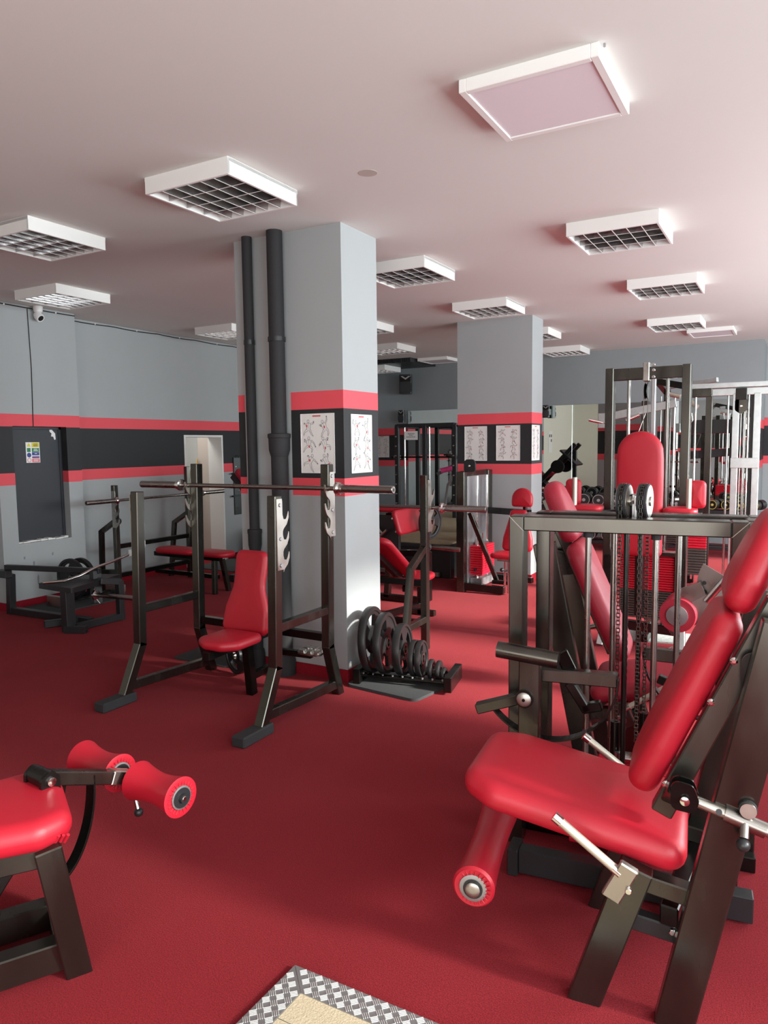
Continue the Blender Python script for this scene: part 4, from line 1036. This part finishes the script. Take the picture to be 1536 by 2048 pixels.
MB().tube([(-.25, -.1, 1.3), (-.02, -.05, 2.0)], .005, 6).build('cable', 'bare_steel', mg); MB().tube([(.12, -.06, 1.2), (.12, -.06, 2.1)], .005, 6).build('cable', 'bare_steel', mg)
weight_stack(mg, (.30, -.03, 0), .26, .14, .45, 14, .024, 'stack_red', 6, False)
MB().bar((-.1, 0, .05), (.5, 0, .05), .08).build('base_beam', 'steel_dark', mg)

# ------------------------------------------------------------------ cable crossover tower at far right
ct = thing('cable_tower', 'silver cable tower with pulley at the far right edge', 'machine', (-.62, 7.9, 0))
MB().bar((-.36, .0, 2.135), (.45, .0, 2.135), .08, .05).build('top_beam', 'galvanised', ct)
MB().bar((-.34, .0, 2.07), (-.13, .0, 2.07), .09, .08).build('top_sleeve', 'steel', ct)
MB().bar((-.13, .0, 2.07), (.40, .0, 2.07), .06, .07).build('lower_beam', 'galvanised', ct)
for x_, m_ in ((-.155, 'steel'), (.085, 'galvanised'), (.27, 'galvanised')): MB().box(x_-.03, x_+.03, -.035, .035, 0, 2.05).build('upright', m_, ct)
MB().box(.205, .245, .02, .08, 0, 2.05).build('upright', 'black_paint', ct)
for x_ in (-.28, .015, .16, .195): MB().tube([(x_, -.01, .2), (x_, -.01, 2.05)], .011, 12).build('guide_rod', 'chrome', ct)
f = MB(); f.box(.08, .18, -.06, .06, 1.99, 2.10); pb = f.build('pulley_housing', 'steel_dark', ct)
f = MB(); f.prism(round_poly([(-.055, .08), (.055, .08), (.055, -.04), (0, -.08), (-.055, -.04)], .03), (.13, -.02, 1.93), X, Z, .03); f.build('pulley_guard', 'steel', pb)
MB().disc((.13, -.04, 1.93), Y, .012, .012, 12).build('bolt', 'chrome', pb)
for x_ in (.09, .13, .17): MB().tube([(x_, -.02, .8), (x_, -.02, 1.92)], .006, 6).build('cable', 'bare_steel', ct)
f = MB(); f.box(.05, .30, -.05, -.03, 1.33, 1.43); f.build('carriage_plate', 'galvanised', ct)
f = MB(); f.bar((-.40, .06, 1.45), (.20, .02, 1.50), .05, .08); f.build('cross_arm', 'black_paint', ct)
f = MB(); f.bar((-.40, .12, 1.74), (.15, .12, 1.74), .05, .14); f.build('cross_panel', 'black_paint', ct)
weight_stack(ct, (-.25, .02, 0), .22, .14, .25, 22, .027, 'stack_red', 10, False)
weight_stack(ct, (.13, .05, 0), .14, .12, .35, 14, .03, 'stack_red', 0, False)
MB().bar((-.42, 0, .05), (.5, 0, .05), .09).build('base_beam', 'galvanised', ct)
MB().bar((-.42, -.3, 1.03), (-.17, -.05, 1.03), .025).build('stop_rod', 'bar_steel', ct)
cbn = thing('snap_hook', 'chain and steel snap hook hanging from the cable arm beside the pec deck', 'hook', (-.93, 7.75, 1.78))
f = MB()
for i in range(5): f.tube([(0, (i % 2)*.006, .10+i*.03), (.004, 0, .13+i*.03)], .006, 6)
f.build('chain', 'chrome', cbn)
f = MB(); f.tube([(.012, 0, .09), (-.012, 0, .06), (-.022, 0, .02), (-.012, 0, .0), (.012, 0, .0), (.022, 0, .02), (.016, 0, .06), (.012, 0, .09)], .0045, 8); f.build('hook', 'chrome', cbn)
ps = thing('info_poster', 'tall white information sheet with photos at the right end of the wall mirror', 'poster', (-.555, YB-.0116, 1.46))
MB().box(-.055, .055, -.003, .0, -.33, .33, 0).build('sheet', 'white_plastic', ps, 0)
f = MB()
for x0, x1, z0, z1 in ((-.04, -.01, .12, .18), (-.005, .04, .11, .17), (-.042, -.015, .04, .075), (.008, .042, .045, .08), (-.04, -.02, .0, .03)): f.box(x0, x1, -.0045, -.003, z0, z1, 0)
f.build('photo', 'ink', ps, 0)
f = MB(); [f.box(-.04, .035-.01*(i % 2), -.0045, -.003, .30-.025*i, .308-.025*i, 0) for i in range(4)]; f.build('text', 'ink_soft', ps, 0)
f = MB(); [f.box(-.04+.008*(i % 2), .04-.008*(i % 2), -.0045, -.003, -.07-.026*i, -.058-.026*i, 0) for i in range(4)]; f.build('text', 'ink_red', ps, 0)
f = MB(); [stroke(f, ellipse((x_, z_), .02, .012, 8), .004, V((0, -.004, 0)), X, Z) for x_, z_ in ((-.025, -.2), (.02, -.21), (-.02, -.27), (.022, -.28))]; f.build('sketch', 'ink_soft', ps, 0)

for c_ in ps.children: c_.scale = (1.4, 1, 1.4)

# ------------------------------------------------------------------ leg curl machine with perforated quadrant
lq = thing('leg_curl_machine', 'steel leg curl lever with perforated quadrant plate and dark red roller', 'machine', (-.31, 4.6, 0))
f = MB(); q = [(0, 0)]+[(.24*math.cos(rad(a)), .24*math.sin(rad(a))) for a in range(150, 300, 8)]
f.prism(q, (.06, .0, .76), X, Z, .012); qp = f.build('quadrant_plate', 'bar_steel', lq)
bolts('index_hole', 'black_paint', qp, [(.06+.20*math.cos(rad(a)), -.007, .76+.20*math.sin(rad(a))) for a in (178, 193, 208, 223, 246, 261, 276)], Y, .012, .003, 14)
MB().bar((.06, .03, 0), (.06, .03, .84), .07, .08, X).build('post', 'steel', lq)
f = MB(); f.bar((.02, -.03, .72), (-.34, -.05, .50), .05, .13, Y); f.build('lever', 'bar_steel', lq)
f = MB(); f.prism([(-.07, -.06), (.07, -.06), (.07, .10), (-.07, .10)], (-.18, -.055, .66), V((.9, 0, .42)), V((-.42, 0, .9)), .012); f.build('lever_plate', 'bar_steel', lq)
f = MB(); f.tube([(-.12, -.06, .67), (.02, -.09, .87)], .021, 18); f.build('hand_grip', 'chrome', lq)
f = MB(); f.lathe([(.05, -.14), (.10, -.14), (.105, -.10), (.10, 0), (.105, .10), (.10, .14), (.05, .14)], (-.27, .02, .58), Y, 32); rl = f.build('roller', 'vinyl_dull', lq)
MB().lathe([(.06, 0), (.06, .012), (.02, .015)], (-.27, -.12, .58), -Y, 28).build('roller_cap', 'grey_steel', rl)
MB().bar((-.5, .06, .04), (.30, .06, .04), .07).build('base_beam', 'steel_dark', lq)
MB().pad(rrect(.35, .35, .5, .06), (.35, .1, .5), -Y, X, .07, .03, .01).build('seat', 'vinyl', lq)
MB().bar((.5, .06, .04), (.5, .06, .5), .06).build('seat_post', 'steel', lq)
tag(MB().prism(round_poly([(-.30, -.20), (.30, -.08), (.28, .24), (-.32, .18)], .03), (-.98, 6.12, .006), X, Y, .012).build('floor_mat', 'grey_mat'), 'speckled grey mat on the sunlit carpet under the pec deck', 'mat')

# ------------------------------------------------------------------ dumbbells on their racks by the mirror
def dumbbell(label, loc, r, L, rz, group, ring='grey_steel'):
    t = thing('dumbbell', label, 'dumbbell', loc, rz, group)
    MB().tube([(-L/2, 0, 0), (L/2, 0, 0)], .016, 10).build('handle', 'chrome', t)
    for s in (-1, 1):
        f = MB()
        for k in range(3): f.disc((s*(L/2-.015-.034*k), 0, 0), X, r*(1-.03*k), .031, 24, .005)
        h_ = f.build('plate_stack', 'plate_rubber', t)
        MB().lathe([(r*.80, -.001), (r*.90, .003), (r*.80, .003)], (s*(L/2), 0, 0), (s, 0, 0), 24, True).build('end_ring', ring, h_)
        MB().disc((s*(L/2+.002), 0, 0), X, r*.26, .008, 14).build('end_nut', ring, h_)
    return t
dr = thing('dumbbell_rack', 'long two-tier dumbbell rack in front of the mirror', 'rack', (-2.2, 11.0, 0))
for zz in (.62, .12):
    for y_ in (-.12, .09): MB().bar((-1.28, y_, zz), (1.7, y_, zz), .05, .05).build('shelf_rail', 'black_paint', dr)
for x_ in (-1.25, -.1, 1.65): MB().bar((x_, .19, 0), (x_, .19, .68), .06, .06, X).build('side_post', 'steel_dark', dr); MB().bar((x_, -.12, .08), (x_, .19, .08), .05, .04).build('side_foot', 'steel_dark', dr); MB().bar((x_, -.15, .58), (x_, .19, .58), .05, .04).build('side_post', 'steel_dark', dr)
DG = 'dumbbells on the upper tier of the long rack'
n_ = 11
ords = ('first', 'second', 'third', 'fourth', 'fifth', 'sixth', 'seventh', 'eighth', 'ninth', 'tenth', 'eleventh', 'twelfth', 'thirteenth', 'fourteenth')
for i in range(n_):
    x_ = -3.40+i*.214
    dumbbell(ords[i]+' dumbbell from the left on the upper tier of the rack', (x_, 10.98, .652+.105-.003*i), .105-.003*i, .34, PI/2+.12, DG, 'grey_steel')
for i in range(9):
    x_ = -3.38+i*.24
    dumbbell(ords[i]+' dumbbell from the left on the lower tier of the rack', (x_, 10.98, .150+.085), .085, .3, PI/2+.12, 'dumbbells on the lower tier of the long rack')
for i in range(4):
    dumbbell(('leftmost', 'second', 'third', 'rightmost')[i]+' yellow-ended dumbbell right of the cable tower', (-.95+i*.17, 10.99, .652+.07), .07, .26, PI/2-.35, 'yellow-ended dumbbells', 'brass_yellow')

# ------------------------------------------------------------------ leg extension seat at lower left
ll = thing('leg_curl_bench', 'red leg extension bench with two foam rollers at the lower left edge', 'machine', (-2.064, 1.406, 0), rad(85))
vm = 'vinyl'
LT = Matrix.Translation((-.034, -.067, 0)) @ Matrix.Rotation(rad(-25), 4, 'Z')
MB(LT).pad(round_poly([(-.15, 0), (.15, 0), (.215, .46), (.17, .555), (-.17, .555), (-.215, .46)], [.05, .05, .08, .07, .07, .08]), (-.50, 0, .440), -Y, X, .095, .046, .004).build('seat', vm, ll)
f = MB(LT)
for k in range(5): f.tube([(.025-.012*k, -.185+.004*k, .452), (.035-.012*k, -.20+.004*k, .478)], .005, 8)
f.build('folded_corner', vm, ll)
for s in (-1, 1):
    MB(LT).path([(.05, s*.11, 0), (-.02, s*.165, .44)], .085, .075, Y).build('leg', 'steel', ll)
    MB(LT).bar((.03, s*.11, .07), (-.55, s*.11, .07), .06, .09).build('side_rail', 'steel', ll)
    MB(LT).bar((-.02, s*.16, .42), (-.50, s*.12, .42), .06, .06).build('top_rail', 'steel', ll)
MB(LT).bar((.02, -.10, .06), (.02, .10, .06), .06, .08).build('foot_beam', 'steel', ll)
MB(LT).bar((-.10, -.1, .42), (-.34, -.11, .08), .03, .06, Y).build('brace', 'steel_dark', ll)
MB(LT).bar((-.50, 0, 0), (-.46, 0, .45), .07, .07, Y).build('leg', 'steel', ll)
LV = Matrix.Translation((0, 0, -.022))
f = MB(LV); f.prism(round_poly([(-.032, -.10), (.032, -.10), (.032, .02), (.0, .045), (-.032, .02)], .02), (-.01, -.045, .565), X, Z, .014); f.prism(round_poly([(-.032, -.10), (.032, -.10), (.032, .02), (.0, .045), (-.032, .02)], .02), (-.01, .045, .565), X, Z, .014)
f.tube([(-.01, -.04, .575), (-.01, .04, .575)], .03, 22); pk = f.build('pivot_fork', 'steel_dark', ll)
MB(LV).lathe([(.014, 0), (.014, .008), (.006, .01)], (-.01, -.052, .575), -Y, 18).build('pivot_bolt', 'chrome', pk)
MB(LV).bar((-.01, 0, .575), (.31, 0, .45), .045, .045).build('lever_arm', 'steel', ll)
MB(LV).bar((.23, 0, .482), (.31, 0, .45), .05, .05).build('arm_sleeve', 'bare_steel', ll)
f = MB(LV); cc = V((-.01, 0, .50)); arc = []
for i in range(20):
    a = rad(4-90*i/19); arc.append(cc+V((.17*math.cos(a), 0, .30*math.sin(a))))
for a, b_ in zip(arc[:-1], arc[1:]): f.bar(a, b_, .045, .008, Y, .001, .001)
f.build('cam_strap', 'steel_dark', ll)
MB(LV).bar((.06, .02, .535), (.04, .03, .42), .05, .03, Y).build('stop_plate', 'steel_dark', ll)
f = MB(LV); f.tube([(.305, -.03, .41), (.305, -.05, .345)], .009, 12); pin = f.build('pull_pin', 'chrome', ll)
MB(LV).ball((.305, -.053, .335), .016, 18).build('ball_knob', 'black_paint', pin)
MB(LV).tube([(.31, -.27, .45), (.31, .27, .45)], .012, 12).build('roller_axle', 'steel_dark', ll)
for s in (-1, 1):
    f = MB(LV); prof = [(.025, -.11), (.055, -.115)]
    for i in range(15):
        q = i/14; prof.append((.052+.016*abs(2*q-1)**1.8, -.112+.224*q))
    prof += [(.055, .115), (.025, .11)]
    f.lathe(prof, (.31, s*.165, .45), Y, 32); rl = f.build('foam_roller', vm, ll)
    for e in (-1, 1):
        c_ = (.31, s*.165+e*.112, .45)
        MB(LV).lathe([(.040, 0), (.040, .006), (.032, .007)], c_, (0, e, 0), 28).build('roller_ring', 'grey_steel', rl)
        MB(LV).lathe([(.034, 0), (.034, .009), (.016, .009), (.014, .02), (.006, .021)], c_, (0, e, 0), 28).build('roller_cap', 'black_paint', rl)
        MB(LV).disc((c_[0], c_[1]+e*.018, c_[2]), Y, .009, .008, 14).build('bolt', 'chrome', rl)
        f = MB(LV)
        for k in range(22):
            a = 2*PI*k/22; d_ = V((math.cos(a), 0, math.sin(a))); p_ = V(c_)+V((0, e*.003, 0)); f.bar(p_+d_*.042, p_+d_*.056, .005, .005, ch=.001)
        f.build('gathered_seam', vm, rl)

# ------------------------------------------------------------------ checker plate in the carpet (bottom of the photo)
ck = thing('floor_plate', 'gritty beige board edged with aluminium checker plate at the bottom edge', 'platform', (-1.286, 1.675, 0), rad(0))
ang0, ang1 = V((-.006, -.248)), V((.457, .006))
A0 = V((0, 0)); eu = ang1.normalized(); ev = ang0.normalized()
def Q(a, b_): p = A0+eu*a+ev*b_; return (p.x, p.y)
BW = .085
f = MB(); f.prism([Q(0, 0), Q(1.2, 0), Q(1.2-BW, BW), Q(BW, BW)], (0, 0, .006), X, Y, .012); f.build('edge_strip', 'checker_alu', ck, 0)
f = MB(); f.prism([Q(0, .002), Q(BW-.001, BW), Q(BW, 1.2), Q(0, 1.2)], (0, 0, .006), X, Y, .012); f.build('edge_strip', 'checker_alu', ck, 0)
f = MB(); f.prism([Q(BW, BW), Q(1.1, BW), Q(1.1, 1.1), Q(BW, 1.1)], (0, 0, .0045), X, Y, .009); f.build('board', 'grit_board', ck, 0)
f = MB(); f.prism([Q(BW, .19), Q(1.1, .19), Q(1.1, .1915), Q(BW, .1915)], (0, 0, .0092), X, Y, .0004); f.build('board_joint', 'ink', ck, 0)
f = MB(); ru = random.Random(4); cell = .036
for i in range(34):
    for j in range(34):
        a, b_ = (i+.5)*cell*.78, (j+.5)*cell*.78
        if not ((b_ < BW-.008 and a > b_+.008) or (a < BW-.008 and b_ > a+.008)): continue
        if (a > .9 or b_ > .6): continue
        horiz = (i+j) % 2
        for k in range(4):
            o_ = (k-1.5)*.0056; l_ = .0105
            p0, p1 = ((-l_, o_), (l_, o_)) if horiz else ((o_, -l_), (o_, l_))
            p0, p1 = [(a+(q[0]+q[1])*.7071, b_+(q[1]-q[0])*.7071) for q in (p0, p1)]
            f.bar((*Q(*p0), .0125), (*Q(*p1), .0125), .0024, .0022, ch=.0007)
f.build('raised_ribs', 'alu_rib', ck)

# ------------------------------------------------------------------ things seen only in the mirror
lp = thing('leg_press', 'black sloping leg press hidden behind the near pillar, seen in the mirror', 'machine', (-4.95, 6.75, 0), rad(180))
f = MB(); f.path([(.75, -.2, .15), (-.55, -.2, 1.55)], .09); f.build('slide_rail', 'black_paint', lp)
f = MB(); f.path([(.75, .2, .15), (-.55, .2, 1.55)], .09); f.build('slide_rail', 'black_paint', lp)
f = MB(); f.path([(.1, .0, .55), (.85, .0, 1.25)], .35, .08, Y); f.build('seat_back_beam', 'black_paint', lp)
MB().pad(rrect(.42, .4, .75, .06), (.28, 0, .78), Y*-1, V((.73, 0, .68)), .08, .03, .01).build('backrest', 'vinyl_dull', lp)
MB().pad(rrect(.42, .42, .4, .06), (.28, 0, .70), Y, V((-.6, 0, .35)).normalized(), .08, .03, .01).build('seat', 'vinyl_dull', lp)
f = MB(); f.prism([(-.3, -.25), (.3, -.25), (.3, .25), (-.3, .25)], (-.42, 0, 1.25), Y, V((.73, 0, .68)), .04); f.build('foot_board', 'black_paint', lp)
for s in (-1, 1): MB().disc((-.2, s*.34, 1.05), Y, .15, .10, 28).build('loaded_plate', 'plate_rubber', lp)
f = MB(); f.bar((.8, -.3, .05), (.8, .3, .05), .08); f.bar((-.7, -.3, .05), (-.7, .3, .05), .08); f.bar((-.7, 0, .05), (.8, 0, .05), .08); f.bar((-.5, 0, .05), (-.5, 0, 1.4), .08); f.build('base', 'black_paint', lp)
em = thing('wall_poster', 'white poster with a three-part red emblem reflected in the mirror', 'poster', (-5.6, YF+.004, 1.55), PI)
MB().box(-.25, .25, -.004, 0, -.35, .35, 0).build('sheet', 'poster_paper', em, 0)
f = MB()
for k in range(3):
    a = PI/2+k*2*PI/3; c_ = (.09*math.cos(a), .09*math.sin(a)+.05)
    f.prism([(c_[0]+.07*math.cos(a+d), c_[1]+.07*math.sin(a+d)) for d in (0, PI/2.4, PI, -PI/2.4)], (0, -.006, 0), X, Z, .002)
f.build('emblem', 'ink_red', em, 0)
em = thing('wall_poster', 'white notice sheet with small photographs reflected at the left of the mirror', 'poster', (XL+.003, .2, 1.62), PI/2)
MB().box(-.2, .2, -.004, 0, -.35, .35, 0).build('sheet', 'poster_paper', em, 0)
f = MB(); [f.box(x_, x_+.1, -.006, -.004, z_, z_+.09, 0) for x_, z_ in ((-.15, .15), (.03, .15), (-.15, .0))]; f.build('photo', 'ink', em, 0)

# ------------------------------------------------------------------ light
sc = bpy.context.scene
wd = bpy.data.worlds.new('World'); sc.world = wd; wd.use_nodes = True
bg = wd.node_tree.nodes['Background']; bg.inputs[0].default_value = (.86, .95, 1.0, 1); bg.inputs[1].default_value = 1.0
def area(nm, loc, rot, sx, sy, e, c=(1, 1, 1)):
    l = bpy.data.lights.new(nm, 'AREA'); l.shape = 'RECTANGLE'; l.size = sx; l.size_y = sy; l.energy = e; l.color = c
    o = bpy.data.objects.new(nm, l); col.objects.link(o); o.location = loc; o.rotation_euler = rot
    return o
WE = (130, 80, 110, 140, 80)
for i, (a, b_) in enumerate(WIN):
    area('daylight', (XR+.05, (a+b_)/2, (WZ0+WZ1)/2), (0, rad(90), 0), WZ1-WZ0, b_-a, WE[i], (.86, .97, 1.0))
sn = bpy.data.lights.new('sun', 'SUN'); sn.energy = 12; sn.angle = rad(6); sn.color = (1, .96, .88)
so_ = bpy.data.objects.new('sun', sn); col.objects.link(so_)
so_.rotation_euler = V((-.85, -.04, -.355)).to_track_quat('-Z', 'Y').to_euler()
area('shopfront_daylight', (.3, YF+.05, 1.15), (rad(90), 0, 0), 3.6, 1.9, 85, (1, .98, .94))
area('lobby_fill', (-7.8, 7.3, 2.45), (0, 0, 0), .5, .5, 14, (1, .97, .92))  # added fill light without a fixture, brightens the lobby

# ------------------------------------------------------------------ camera
cam = bpy.data.cameras.new('Camera'); co = bpy.data.objects.new('Camera', cam); col.objects.link(co); sc.camera = co
cam.sensor_fit = 'HORIZONTAL'; cam.sensor_width = 36; cam.lens = 36*1452/1536; cam.clip_start = .05
yaw, pit, rol = rad(29.64), rad(5.314), rad(-.672)
fw = V((-math.sin(yaw)*math.cos(pit), math.cos(yaw)*math.cos(pit), -math.sin(pit)))
r0 = V((math.cos(yaw), math.sin(yaw), 0)); u0 = r0.cross(fw)
r1 = r0*math.cos(rol)+u0*math.sin(rol); u1 = r1.cross(fw)
M = Matrix((r1, u1, -fw)).transposed().to_4x4(); M.translation = (0, 0, 1.6)
co.matrix_world = M
sc.view_settings.view_transform = 'Standard'; sc.view_settings.look = 'None'; sc.view_settings.gamma = 1; sc.view_settings.exposure = 0.32
sc.view_settings.use_curve_mapping = False
sc.cycles.max_bounces = 8; sc.cycles.diffuse_bounces = 4; sc.cycles.glossy_bounces = 4; sc.cycles.sample_clamp_indirect = 6
